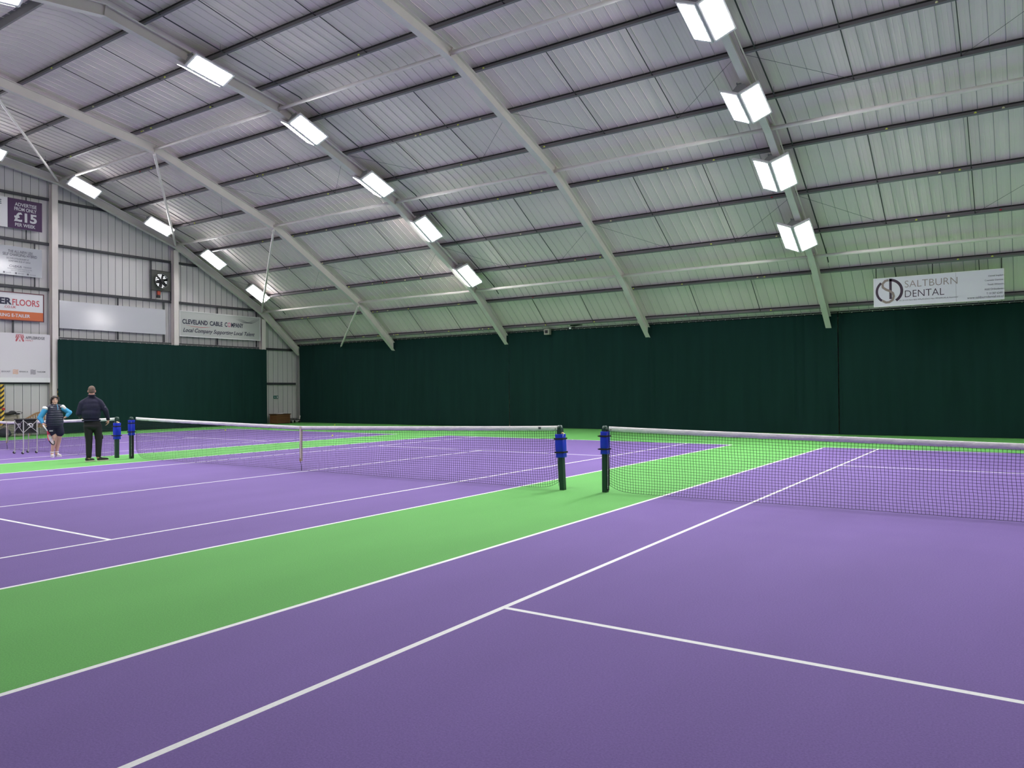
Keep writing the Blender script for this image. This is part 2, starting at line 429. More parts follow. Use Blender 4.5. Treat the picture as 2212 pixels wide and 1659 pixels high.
# tie tubes at the rafter kinks
LVL = ['lowest', 'middle', 'upper']
for li, (y, z) in enumerate(PROF[1:4]):
    n = nrm(PROF, y+.01)
    for bi, (a, b) in enumerate(BAYS):
        mb = MB(); c = (y+n[0]*.17, z+n[1]*.17)
        mb.tube([(a+.012, *c), (b-.012, *c)], .058, 12)
        mb.tube([(a+.012, *c), (a+.03, *c)], .07, 12); mb.tube([(b-.03, *c), (b-.012, *c)], .07, 12)
        tag(mb.build('tie_tube', M_TUBE, smooth=True), f'pale round tie tube, {LVL[li]} of three levels, {BAYN[bi]}', 'tie tube', 'pale tie tubes between the rafters')
for li, (y, z) in enumerate(PROF[5:6]):
    n = nrm(PROF, y+.01)
    for bi, (a, b) in enumerate(BAYS[:2]):
        mb = MB(); c = (y+n[0]*.17, z+n[1]*.17); mb.tube([(a+.012, *c), (b-.012, *c)], .048, 12)
        tag(mb.build('tie_tube', M_TUBE, smooth=True), f'pale round tie tube past the ridge, {BAYN[bi]}', 'tie tube', 'pale tie tubes between the rafters')
# steel bracing struts near the gable
def strut(a, b, r, label):
    mb = MB(); mb.tube([a, b], r, 10); A, B = Vector(a), Vector(b); d = (B-A).normalized()
    mb.obox(A, (d, d.orthogonal(), d.cross(d.orthogonal())), (.1, .05, .008)); mb.obox(B, (d, d.orthogonal(), d.cross(d.orthogonal())), (.1, .05, .008))
    tag(mb.build('bracing_strut', M_TUBE), label, 'bracing strut', 'bracing struts by the advertising wall')
strut((-22.60, 5.17, 10.80), (-30.0, 10.70, 9.05), .05, 'pale bracing strut from first free rafter down to the middle end wall rafter')
strut((-22.60, 10.70, 8.85), (-30.0, 15.80, 6.15), .05, 'pale bracing strut dropping from middle kink to lowest kink')
strut((-22.60, 15.80, 5.95), (-26.34, 18.20, 4.26), .05, 'pale bracing strut whose foot meets the long green curtain')
strut((-22.60, RIDGE, 11.75), (-30.0, 5.17, 11.0), .05, 'pale bracing strut falling from ridge to the first post')

# sag rods between purlins
proto_n = 0
GAPN = ['lowest', 'second lowest', 'third lowest', 'fourth lowest', 'fifth', 'sixth', 'seventh', 'eighth', 'ninth', 'tenth']
def pt_on(y, o):
    n = nrm(PROF, y); z = zat(PO, y) if PO[-1][0] <= y <= PO[0][0] else top_z(y); return (y+n[0]*o, z+n[1]*o)
for gi in range(len(PY)-1):
    ya, yb2 = PY[gi], PY[gi+1]
    if gi in (1, 4, 7): continue                         # the curved bays have none
    for bi, (a, b) in enumerate(BAYS[:5]):
        if bi == 4 and gi > 6: continue
        for s in (1, 2):
            x = a+(b-a)*s/3; p0, p1 = pt_on(ya, .05), pt_on(yb2, .11)
            mb = MB(); mb.tube([(x, *p0), (x, *p1)], .0125, 6)
            d = (Vector((0, *p0))-Vector((0, *p1))).normalized()
            mb.tube([Vector((x, *p0))-d*.05, Vector((x, *p0))+d*.04], .022, 6)
            tag(mb.build('sag_rod', M_ROD), f'dark sag rod in {GAPN[gi]} purlin gap, {"left" if s == 1 else "right"} of pair, {BAYN[bi]}', 'sag rod', 'dark sag rods between the purlins')
# thin bracing wires (panels below the middle and the upper tubes)
for (gi, nm) in ((2, 'lower'), (5, 'upper')):
    for bi, (a, b) in enumerate(BAYS[:5]):
        for s in (1, 2):
            x = a+(b-a)*s/3; xa = a+.06 if s == 1 else b-.06
            p0, p1 = pt_on(PY[gi], .07), pt_on(PY[gi+1], .03)
            mb = MB(); mb.tube([(x, *p0), (xa, *p1)], .005, 5)
            tag(mb.build('bracing_wire', M_ROD), f'thin diagonal wire, {nm} row, {"left" if s == 1 else "right"} of pair, {BAYN[bi]}', 'wire', 'thin diagonal roof wires')

# ------------------------------------------------------------------ lamps
def lamp_proto(sides=(-1, 1), A=.52, H=.26):
    root = empty('sports_light', (0, 0, 0))
    L = 1.30
    ang = atan2(H, A); W = sqrt(A*A+H*H)
    for s in sides:
        d = Vector((s*cos(ang), 0, sin(ang))); n = Vector((s*sin(ang), 0, -cos(ang))); Y = Vector((0, 1, 0))
        c = d*(W/2+.012)
        mb = MB(); mb.obox(c-n*.022, (d, Y, n), (W/2-.01, L/2, .022))
        for e in (-1, 1):
            mb.obox(c+Y*e*(L/2-.032)+n*.006, (d, Y, n), (W/2-.01, .032, .008))
            mb.obox(c+d*e*(W/2-.035)+n*.006, (d, Y, n), (.024, L/2-.064, .008))
        hs = mb.build('housing', M_HOUSE, root)
        mb = MB(); mb.obox(c+n*.010, (d, Y, n), (W/2-.06, L/2-.066, .010)); mb.build('led_panel', M_EMIT, hs)
        ld = bpy.data.lights.new('led_beam', 'AREA'); ld.shape = 'RECTANGLE'; ld.size = W-.13; ld.size_y = L-.14; ld.energy = BEAM_WATTS; ld.spread = radians(BEAM_SPREAD); ld.color = (1, .985, 1)
        lo = bpy.data.objects.new('led_beam', ld); COL.objects.link(lo); lo.parent = hs
        X3, Z3 = d, -n; Y3 = Z3.cross(X3); cc_ = c+n*.024
        lo.matrix_local = Matrix(((X3.x, Y3.x, Z3.x, cc_.x), (X3.y, Y3.y, Z3.y, cc_.y), (X3.z, Y3.z, Z3.z, cc_.z), (0, 0, 0, 1)))
    for e in (-1, 1):
        mb = MB(); yy = e*.52
        a = [(-.26, yy-.004, .17), (.26, yy-.004, .17), (.08, yy-.004, .43), (-.08, yy-.004, .43)]
        mb.prism(a, [(x, y+.008, z) for x, y, z in a]); 
        mb.box((-.10, yy-.03, .42), (.10, yy+.03, .435)); mb.box((-.115, yy-.025, .43), (-.085, yy+.025, .47)); mb.box((.085, yy-.025, .43), (.115, yy+.025, .47))
        mb.build('bracket', M_GALV2, root)
    return root
M_GALV2 = mat('grey_bracket', (0.33, 0.33, 0.34, 1), .5, .2)
LP = {'twin': lamp_proto(), 'single': lamp_proto((1,), .47, .35)}; used = set()
def place_lamp(fx, dx, y, drop, label, kind='twin'):
    o = LP[kind] if kind not in used else copy_tree(LP[kind]); used.add(kind)
    (y0, z0), (y1, z1) = (y-.5, zat(PROF, y-.5)), (y+.5, zat(PROF, y+.5))
    sl = atan2(z1-z0, y1-y0)
    o.location = (fx+dx, y, zat(PROF, y)-drop); o.rotation_euler = (sl, 0, 0)
    tag(o, label, 'light fixture', 'panel sports lights below the rafters')
GYS, GDR = [1.95, 5.65, 9.07, 11.91, 14.55], [.24, .24, .13, .02, -.05]
ROWS = [(FRAMES[0], 1.0, GYS, GDR, 'end wall row', 'from the top of the end wall row'),
        (FRAMES[2], .30, [2.26, 5.93, 9.20, 12.05, 14.74], [.31, .30, .26, .10, .11], 'middle row', ''),
        (FRAMES[4], -.13, [2.30, 5.95, 8.97, 11.76, 14.30], [.40, .40, .43, .40, .40], 'right hand row', ''),
        (FRAMES[6], 0, [2.30, 5.95, 9.10, 11.9, 14.5], [.4]*5, 'row beyond the right edge', '')]
NTH = ["highest", "second highest", "middle", "second lowest", "lowest"]
for fx, dx, ys, dr, nm, _ in ROWS:
    kd = 'single' if fx == FRAMES[0] else 'twin'
    for i, (y, d) in enumerate(zip(ys, dr)):
        place_lamp(fx, dx, y, d, f'white {kd} panel light, {nm}, {NTH[i]} one', kd)
    for i, (y, d) in enumerate(zip(ys, dr)):
        if i < CAMSIDE[FRAMES.index(fx)]: place_lamp(fx, dx, 2*RIDGE-y, .4 if kd == 'twin' else .12, f'white {kd} light, {nm}, of the mostly unseen set over the camera side, {ORD[i]} from ridge', kd)

# cable wires beside the lamp rafters
M_CABLE = mat('dark_cable', (0.05, 0.05, 0.055, 1), .6)
for fx, nm in ((FRAMES[0], 'end wall'), (FRAMES[2], 'middle'), (FRAMES[4], 'right hand')):
    mb = MB(); pts = []
    nodes = offset_poly(PROF, .36)[:6]; xo = fx+{FRAMES[0]: 1.3, FRAMES[2]: .95, FRAMES[4]: .42}[fx]
    for i in range(len(nodes)-1, -1, -1):
        y, z = nodes[i]
        if i == 0: y, z = 16.4, zat(offset_poly(PROF, .36), 16.4)
        pts.append((xo, y, z))
    mb.tube(pts, .019, 6)
    for i in range(len(pts)-1):
        for t in (.2, .5, .8):
            p = Vector(pts[i]).lerp(Vector(pts[i+1]), t); mb.tube([p, p+Vector((-.0, 0, .20))], .004, 4)
    tag(mb.build('cable_wire', M_CABLE), f'dark catenary cable running beside the {nm} row of lamps', 'cable')
    mb = MB(); nodes2 = offset_poly(PROF, .30)[:6]
    pts = [(fx+.14, *nodes2[i]) if i else (fx+.14, 14.6, zat(offset_poly(PROF, .30), 14.6)) for i in range(5, -1, -1)]
    mb.tube(pts, .020, 6)
    tag(mb.build('conduit', M_TUBE), f'pale conduit along the web of the rafter with the {nm} lamps', 'conduit')

# ------------------------------------------------------------------ end wall steelwork, rails
GX = -30.26                                             # face the boards are hung on
def wall_post(y, label):
    zt = zat(PROF, y)-.02
    root = empty('wall_post', (-30.28, y, 0), 0, label, 'post', 'pale steel posts of the end wall')
    mb = MB(); mb.box((.12, -.125, 0), (.135, .125, zt)); mb.box((-.135, -.125, 0), (-.12, .125, zt)); mb.box((-.12, -.005, 0), (.12, .005, zt))
    mb.build('shaft', M_STEEL, root)
    mb = MB(); mb.box((-.13, -.16, 0), (.16, .16, .02)); mb.build('base_plate', M_STEEL, root)
    return root
M_HAZ = bpy.data.materials.new('hazard_tape'); M_HAZ.use_nodes = True
def _haz():
    nt = M_HAZ.node_tree; b = nt.nodes['Principled BSDF']; b.inputs['Roughness'].default_value = .5
    tc = nt.nodes.new('ShaderNodeTexCoord'); sp = nt.nodes.new('ShaderNodeSeparateXYZ'); nt.links.new(tc.outputs['Object'], sp.inputs[0])
    a = nt.nodes.new('ShaderNodeMath'); a.operation = 'SUBTRACT'; nt.links.new(sp.outputs['Z'], a.inputs[0]); nt.links.new(sp.outputs['Y'], a.inputs[1])
    m = nt.nodes.new('ShaderNodeMath'); m.operation = 'MULTIPLY'; m.inputs[1].default_value = 5.0; nt.links.new(a.outputs[0], m.inputs[0])
    f = nt.nodes.new('ShaderNodeMath'); f.operation = 'FRACT'; nt.links.new(m.outputs[0], f.inputs[0])
    g = nt.nodes.new('ShaderNodeMath'); g.operation = 'GREATER_THAN'; g.inputs[1].default_value = .5; nt.links.new(f.outputs[0], g.inputs[0])
    mx = nt.nodes.new('ShaderNodeMix'); mx.data_type = 'RGBA'; nt.links.new(g.outputs[0], mx.inputs[0])
    mx.inputs[6].default_value = (.015, .015, .012, 1); mx.inputs[7].default_value = (.80, .50, .05, 1); nt.links.new(mx.outputs[2], b.inputs['Base Color'])
_haz()
PCOL = [5.12, 10.83, 16.06]
wp = [wall_post(PCOL[0], 'pale wall post between the advertising boards and the green curtain'),
      wall_post(PCOL[1], 'pale wall post beside the extractor fan'),
      wall_post(PCOL[2], 'pale wall post at the right end of the cable company board')]
for k in (0, 2):
    mb = MB(); mb.box((.06, .07, .05), (.145, .135, 1.98)); mb.build('hazard_wrap', M_HAZ, wp[k])
wall_post(-.60, 'pale wall post left of the photo edge, below the ridge'); wall_post(-6.2, 'pale wall post left of the photo, camera side')
RAILZ = [2.23, 4.17, 6.27, 8.25, 10.2]
SEG = [(-6.2, -.6), (-.6, PCOL[0]), (PCOL[0], PCOL[1]), (PCOL[1], PCOL[2]), (PCOL[2], 18.6)]
SEGN = ['panel left of the photo edge', 'panel with the advertising boards', 'panel with the fan', 'panel with the cable company board', 'narrow panel by the corner']
for si, (a, b) in enumerate(SEG):
    for zi, z in enumerate(RAILZ):
        # stop under the sloping rafter
        y1 = b-.135
        while y1 > a+.3 and top_z(y1) < z+.15: y1 -= .05
        if y1 < a+.5: continue
        if si == 4 and z > 4.5: continue
        mb = MB(); mb.box((XL+.03, a+.135, z-.045), (XL+.12, y1, z-.035)); mb.box((XL+.115, a+.135, z-.06), (XL+.12, y1, z+.06)); mb.box((XL+.03, a+.135, z+.05), (XL+.12, y1, z+.06))
        tag(mb.build('wall_rail', M_RAIL), f'dark horizontal wall rail, {ORD[zi]} up, {SEGN[si]}', 'rail', 'dark horizontal rails of the end wall')
def stud(y, z0, z1, label, r=.03):
    mb = MB(); mb.box((XL+.13, y-r, z0), (XL+.18, y+r, z1)); tag(mb.build('wall_stud', M_RAIL), label, 'stud', 'dark upright studs of the end wall')
stud(9.62, 6.33, 8.19, 'dark upright stud at the left of the extractor fan'); stud(10.64, 6.33, 8.19, 'dark upright stud at the right of the extractor fan')
stud(7.98, 4.25, 6.2, 'dark upright stud behind the blank white board, middle'); stud(10.28, 4.25, 6.2, 'dark upright stud behind the right end of the blank board')
stud(5.36, 4.25, 6.2, 'dark upright stud behind the left end of the blank board')
stud(13.27, 4.25, 6.2, 'dark upright stud behind the middle of the cable company board'); stud(15.72, 4.25, 6.2, 'dark upright stud behind the right end of the cable company board')
stud(3.52, 4.25, 6.2, 'dark upright stud behind the flooring retailer board', .025); stud(4.38, 6.33, 8.19, 'thin upright stud above the hybrid car advert', .02)
stud(4.05, 8.31, 10.1, 'thin upright stud above the purple advert', .015)

# ------------------------------------------------------------------ advertising boards on the end wall
M_SW = mat('board_white', (0.66, 0.65, 0.68, 1), .28, spec=.5)
M_SG = mat('board_grey_white', (0.50, 0.51, 0.50, 1), .35)
M_INK = mat('navy_ink', (0.012, 0.012, 0.045, 1), .5); M_GREYI = mat('grey_ink', (0.10, 0.10, 0.12, 1), .5)
M_RED = mat('sign_red', (0.52, 0.05, 0.07, 1), .5); M_ORG = mat('sign_orange', (0.60, 0.13, 0.035, 1), .45)
M_PURS = mat('sign_purple', (0.040, 0.006, 0.060, 1), .45); M_LG = mat('light_lettering', (0.50, 0.50, 0.54, 1), .5)
M_MAR = mat('maroon_frame', (0.12, 0.015, 0.03, 1), .5); M_TAUPE = mat('taupe_ink', (0.27, 0.21, 0.19, 1), .5); M_DKP = mat('plum_ink', (0.045, 0.022, 0.045, 1), .5)
M_PINK = mat('magenta_ink', (0.55, 0.10, 0.20, 1), .5); M_AMB = mat('amber_ink', (0.75, 0.33, 0.12, 1), .5)
def board(name, y0, y1, z0, z1, label, m, frame=None, th=.03):
    root = empty(name, (GX, (y0+y1)/2, z0), 0, label, 'advertising board')
    hw, h = (y1-y0)/2, z1-z0
    MB().box((0, -hw, 0), (th, hw, h)).build('panel', m, root)
    if frame:
        mb = MB(); t = .035
        for a, b in (((0, -hw-t, -t), (th+.015, hw+t, 0)), ((0, -hw-t, h), (th+.015, hw+t, h+t)), ((0, -hw-t, 0), (th+.015, -hw, h)), ((0, hw, 0), (th+.015, hw+t, h))): mb.box(a, b)
        mb.build('frame', frame, root)
    mb = MB()
    for yy in (-hw*.6, hw*.6): mb.box((-.11, yy-.02, h*.3), (0, yy+.02, h*.7))
    mb.build('wall_bracket', M_RAIL, root)
    return root, (th+.001, -hw, 0), 2*hw, h
# purple and white "advertise" board
r, o, W, H = board('advertising_board', .60, 4.63, 8.69, 9.94, 'purple and white board offering advertising from £15 per week', M_SW)
quad(r, 'purple_field', o, AX_GABLE, W-1.34, 0, W, H, M_PURS)
o2 = (o[0]+.003, o[1], o[2])
lettering('ADVERTISE', r, o2, AX_GABLE, W-1.07, .95, W-.22, 1.10, M_LG, .02); lettering('FROM ONLY', r, o2, AX_GABLE, W-1.09, .76, W-.22, .91, M_LG, .02)
lettering('£15', r, o2, AX_GABLE, W-1.10, .30, W-.21, .70, M_LG, .035); lettering('PER WEEK', r, o2, AX_GABLE, W-1.06, .10, W-.27, .24, M_LG, .02)
lettering('E', r, o, AX_GABLE, W-1.75, .93, W-1.57, 1.12, M_INK, .03)
# hybrid car board
r, o, W, H = board('advertising_board', 1.0, 4.62, 6.72, 7.93, 'glossy pale grey board advertising a self charging hybrid', mat('board_silver', (0.42, 0.43, 0.47, 1), .14), None)
for t, a, z, b, z2, m, bo in (('THE ALL-NEW LBX', -1.32, .94, -.36, 1.05, M_GREYI, .012), ('SELF CHARGING HYBRID', -1.52, .80, -.20, .92, M_GREYI, .012),
        ('DISCOVER EXTRAORDINARY AT', -1.38, .66, -.52, .73, M_GREYI, 0), ('SOMETHING ELSE AT LEXUS', -1.30, .55, -.46, .62, M_GREYI, 0),
        ('LEXUS', -1.12, .33, -.80, .42, M_GREYI, .02), ('TEESSIDE', -.74, .34, -.42, .40, M_GREYI, 0), ('PORTRACK INTERCHANGE STOCKTON ON TEES', -1.34, .25, -.40, .29, M_GREYI, 0),
        ('visit our showroom today', -1.22, .17, -.48, .22, M_GREYI, 0), ('LexusUK', -1.40, .06, -1.20, .12, M_GREYI, 0), ('@lexusuk', -.94, .06, -.72, .12, M_GREYI, 0), ('lexus.co.uk', -.48, .06, -.25, .12, M_GREYI, 0)):
    lettering(t, r, o, AX_GABLE, W+a, z, W+b, z2, m, bo)
for a in (-1.47, -1.02, -.56): stroke(r, 'icon', o, AX_GABLE, [(W+a-.035, .09), (W+a+.035, .09)], .07, M_GREYI)
mb = MB(); mb.tube([(o[0]+.002, o[1]+W-1.21+.06*cos(t*pi/8), o[2]+.375+.04*sin(t*pi/8)) for t in range(17)], .006, 5); mb.build('oval_emblem', M_GREYI, r)
# flooring board
r, o, W, H = board('advertising_board', .55, 4.66, 4.86, 5.98, 'white flooring board with red lettering and orange strip', M_SW, M_MAR)
quad(r, 'orange_strip', o, AX_GABLE, 0, 0, W, .36, M_ORG)
lettering('DER', r, o, AX_GABLE, W-1.98, .62, W-1.22, .90, M_INK, .045); lettering('FLOORS', r, o, AX_GABLE, W-1.20, .60, W-.15, .87, M_RED, .012)
lettering('.CO.UK', r, o, AX_GABLE, W-1.52, .47, W-1.06, .57, M_RED, .008)
lettering('ORING E-TAILER', r, (o[0]+.003, o[1], o[2]), AX_GABLE, W-1.86, .11, W-.52, .25, M_SW, .02)
# company board with stripes emblem
r, o, W, H = board('advertising_board', .40, 4.93, 2.24, 4.30, 'large white board with red striped emblem, above the benches', mat('board_lilac_white', (0.70, 0.665, 0.70, 1), .4), None, .05)
quad(r, 'sill_strip', o, AX_GABLE, 0, 0, W, .20, M_WHITE, .004)
ex, ez = W-1.20, 1.72
for q in range(3):
    stroke(r, 'emblem_stripe', o, AX_GABLE, [(ex-.055-.028*(2-q)-.045, ez), (ex, ez+.30-.085*q), (ex+.055+.028*(2-q)+.045, ez)] if q < 2 else [(ex-.03, ez), (ex, ez+.08), (ex+.03, ez)], .026, M_RED)
for q in range(3):
    for sg in (-1, 1):
        stroke(r, 'emblem_stripe', o, AX_GABLE, [(ex+sg*(.155-.0*q), ez+.13+.0*q-.10*(q == 2)), (ex+sg*(.155-.048*(q+1)+.02), ez+.30-.0*q)], .020, M_RED)
lettering('APPLEBRIDGE', r, o, AX_GABLE, W-.98, 1.83, W-.22, 1.95, M_GREYI, .02); lettering('FAMILY', r, o, AX_GABLE, W-.97, 1.74, W-.68, 1.80, M_RED, .0)
for a, t, m in ((-1.98, 'SEOCAST', M_PINK), (-1.30, 'RETAINING UK', M_AMB), (-.62, 'TARDEM', M_GREYI)):
    for q in range(4):
        stroke(r, 'logo_stripe', o, AX_GABLE, [(W+a-.17+.0, .36+q*.05), (W+a-.10, .375+q*.05), (W+a-.02, .355+q*.05), (W+a+.04, .37+q*.05)], .022, m)
    lettering(t, r, o, AX_GABLE, W+a+.08, .42, W+a+.42, .48, M_GREYI, .01)
# blank board, cable company board
board('blank_board', 5.33, 10.29, 4.62, 5.84, 'long blank glossy white board right of the first wall post', mat('board_blank', (0.56, 0.555, 0.60, 1), .16))
r, o, W, H = board('advertising_board', 11.06, 15.86, 4.62, 5.84, 'grey white cable company board with navy lettering and wave emblem', M_SG, M_WHITE)
lettering('CLEVELAND', r, o, AX_GABLE, .13, .60, 1.56, .84, M_INK, .028); lettering('CABLE', r, o, AX_GABLE, 1.68, .60, 2.44, .84, M_INK, .028)
lettering('C', r, o, AX_GABLE, 2.57, .60, 2.73, .84, M_INK, .028); lettering('O', r, o, AX_GABLE, 2.75, .60, 2.93, .84, M_PINK, .012); lettering('MPANY', r, o, AX_GABLE, 2.96, .60, 3.72, .84, M_INK, .028)
lettering('Local Company Supporting Local Talent', r, o, AX_GABLE, .17, .13, 4.45, .40, M_INK, .016, .35)
stroke(r, 'red_swoosh', o, AX_GABLE, [(.30+i*.15, .545-.07*sin(pi*i/10*.9)) for i in range(11)], .022, M_RED, taper=True)
for k in range(4):
    stroke(r, 'wave_line', o, AX_GABLE, [(3.25+.06*k+t*.13, .98+.05*k*.0+.09*sin(-t*.55+.9+k*.25)+(.018*(t-7)**1.3 if t > 7 else 0)) for t in range(11+k//2)], .016, M_INK, taper=True)

# ------------------------------------------------------------------ extractor fan
fan = empty('extractor_fan', (-30.33, 10.12, 7.24), 0, 'square grey extractor fan with round blades high on the end wall', 'fan')
M_FAN = mat('fan_grey', (0.075, 0.08, 0.07, 1), .5); M_LOUV = mat('fan_louvre', (0.85, 0.85, 0.9, 1), .5, emit=((.9, .95, 1), .9))  # slats given a glow of their own, light put into the material
mb = MB(); hs, rr = .49, .36
for k in range(32):
    a0, a1 = 2*pi*k/32, 2*pi*(k+1)/32
    def sq(a):
        c, s = cos(a), sin(a); m_ = max(abs(c), abs(s)); return (c/m_*hs, s/m_*hs)
    p0, p1 = sq(a0), sq(a1)
    mb.prism([(0, rr*cos(a0), rr*sin(a0)), (0, p0[0], p0[1]), (0, p1[0], p1[1]), (0, rr*cos(a1), rr*sin(a1))],
             [(.03, rr*cos(a0), rr*sin(a0)), (.03, p0[0], p0[1]), (.03, p1[0], p1[1]), (.03, rr*cos(a1), rr*sin(a1))])
mb.build('mount_plate', M_FAN, fan)
mb = MB(); n = 32
mb.add([(x, r_*cos(2*pi*k/n), r_*sin(2*pi*k/n)) for (x, r_) in ((-.04, .36), (.14, .38), (.14, .36), (-.04, .34)) for k in range(n)],
       [(i*n+k, i*n+(k+1) % n, ((i+1) % 4)*n+(k+1) % n, ((i+1) % 4)*n+k) for i in range(4) for k in range(n)])
mb.build('shroud', M_FAN, fan, True)
mb = MB()
for k in range(9): mb.obox((-.05, 0, -.30+k*.075), ((1, 0, .5), (0, 1, 0), (-.5, 0, 1)), (.008, max(.12, sqrt(max(0, .33**2-(-.30+k*.075)**2))), .018))
mb.build('louvre_slats', M_LOUV, fan)
MB().box((-.075, -.34, -.34), (-.065, .34, .34)).build('back_plate', M_DARK, fan)
mb = MB(); mb.tube([(.0, 0, 0), (.13, 0, 0)], .075, 16); mb.build('hub', M_DARK, fan)
for k in range(6):
    a = k*pi/3+.3; d = Vector((0, cos(a), sin(a))); t = Vector((0, -sin(a), cos(a)))
    mb = MB(); mb.obox(Vector((.05, 0, 0))+d*.20, (d, t*.9+Vector((.45, 0, 0)), Vector((.9, 0, 0))-t*.45), (.135, .075, .004)); mb.build('blade', M_DARK, fan)
mb = MB()
for q in (-.50, .47): mb.box((-.005, -.53, q), (.035, .50, q+.03))
mb.build('fixing_bar', M_DARK, fan)
sw = empty('isolator_switch', (-30.41, 10.02, 6.50), 0, 'red isolator switch with black plug below the fan', 'switch')
MB().box((0, -.07, .05), (.09, .08, .27)).build('switch_box', mat('switch_red', (.45, .06, .03, 1), .5), sw, bevel=.015)
MB().box((0, -.09, -.09), (.08, .08, .04)).build('plug', M_DARK, sw, bevel=.01)
mb = MB(); mb.tube([(.05, .08, .2), (.07, .16, .25), (.07, .17, .40), (.06, .06, .48)], .014, 6); mb.build('flex', M_DARK, sw)
ex = empty('exit_sign', (-30.43, 17.09, 1.39), 0, 'small green emergency exit sign in the corner', 'sign')
MB().box((-.03, -.17, 0), (.0, .17, .165)).build('panel', mat('sign_green', (0.0, .12, .09, 1), .5), ex)
stroke(ex, 'arrow', (0, -.17, 0), AX_GABLE, [(.11, .08), (.05, .08)], .03, M_SW); stroke(ex, 'arrow', (0, -.17, 0), AX_GABLE, [(.08, .12), (.04, .08), (.08, .04)], .016, M_SW)
quad(ex, 'door_symbol', (0, -.17, 0), AX_GABLE, .23, .03, .30, .13, M_SW, .002, .001)
stroke(ex, 'runner_symbol', (0, -.17, 0), AX_GABLE, [(.15, .03), (.18, .07), (.17, .10), (.20, .13)], .02, M_SW)

# ------------------------------------------------------------------ curtains
def curtain(name, label, axis, fixed, a, b, ztop, zbot, seed, folds, flare=0.0):
    """axis 'x' runs along x at y=fixed (faces -y); axis 'y' runs along y at x=fixed (faces +x)"""
    rnd = random.Random(seed); n = int((b-a)/.045); rows = 22
    ph = [(rnd.uniform(0, 6.28), rnd.uniform(3.5, 5.5), .006), (rnd.uniform(0, 6.28), rnd.uniform(9, 13), .005), (rnd.uniform(0, 6.28), rnd.uniform(1.0, 1.8), .02), (rnd.uniform(0, 6.28), rnd.uniform(20, 27), .0025)]
    loc = [(rnd.uniform(a, b), rnd.uniform(.05, .14), rnd.uniform(.012, .035), rnd.uniform(0, 1), rnd.uniform(.25, .6)) for _ in range(int((b-a)*1.6))]
    vs = []
    for j in range(rows+1):
        t = j/rows; z = ztop+(zbot-ztop)*t
        for i in range(n+1):
            s = a+(b-a)*i/n
            d = sum(am*(.35+.65*t)*sin(s*fr+p+.4*sin(t*3+p)) for p, fr, am in ph)
            for c, wd, am, tc_, ts in loc:
                if abs(s-c) < wd*3: d += am*math.exp(-((s-c-.05*(t-tc_))/wd)**2)*max(0, 1-abs(t-tc_)/ts)
            for c, wd, am in folds:
                if abs(s-c) < wd*4: d -= am*math.exp(-((s-c)/wd)**2)*(1 if t < .75 else max(0, (1-t)*4))
            d += .05*max(0, t-.93)/.07*sin(s*2.1+seed)*.6
            if flare and i/n < .02: pass
            sag = .012*abs(sin(pi*(s-a)/.3)) if j == 0 else 0
            if axis == 'x': vs.append((s, fixed-.03-d, z-sag))
            else: vs.append((fixed+.03+d, s+(flare*t**4*(.3) if i < 3 else 0), z-sag))
    W1 = n+1; fs = [(j*W1+i, j*W1+i+1, (j+1)*W1+i+1, (j+1)*W1+i) for j in range(rows) for i in range(n)]
    c0 = ((a+b)/2, fixed, 0) if axis == 'x' else (fixed, (a+b)/2, 0)
    root = empty(name, c0, 0, label, 'curtain')
    mb = MB(); mb.add([(x-c0[0], y-c0[1], z) for x, y, z in vs], fs); mb.build('fabric', M_CURT, root, True)
    mb = MB()
    if axis == 'x': mb.tube([(a-c0[0], -.03, ztop+.035), (b-c0[0], -.03, ztop+.035)], .006, 5)
    else: mb.tube([(.03, a-c0[1], ztop+.035), (.03, b-c0[1], ztop+.035)], .006, 5)
    mb.build('hanging_wire', M_GALV, root)
    k = 0; s = a+.12; hook = None
    while s < b-.05:
        if hook is None:
            mb = MB(); mb.ball((0, 0, 0), .016, 8, 5); hook = mb.build('hook', M_GALV, root, True)
            h = hook
        else:
            h = hook.copy(); COL.objects.link(h)
        h.location = (s-c0[0], -.045, ztop+.02) if axis == 'x' else (.045, s-c0[1], ztop+.02)
        s += .30 if (b-a) < 20 else .34
    return root
CT = 4.40
curtain('curtain', 'long dark green curtain, left stretch as far as the middle lamp rafter', 'x', 18.40, -29.95, -15.35, CT, .01, 3, [(-22.6, .05, .05), (-18.2, .04, .03), (-26.0, .05, .03)])
curtain('curtain', 'long dark green curtain, centre stretch behind the gap between the nets', 'x', 18.40, -15.33, -.88, CT, .01, 5, [(-13.0, .03, .03), (-8.2, .03, .03), (-8.0, .03, .03), (-2.35, .04, .06), (-2.05, .03, .04), (-7.2, .04, .02)])
curtain('curtain', 'long dark green curtain, right stretch below the dental board', 'x', 18.40, -.84, 20.2, CT, .01, 8, [(-.75, .06, .05), (1.1, .03, .02), (3.4, .04, .02)])
curtain('curtain', 'shorter dark green curtain on the end wall behind the two people', 'y', -30.06, 5.16, 16.14, 4.11, .02, 11, [(13.4, .05, .03), (13.9, .06, .04), (14.6, .05, .03)], .4)

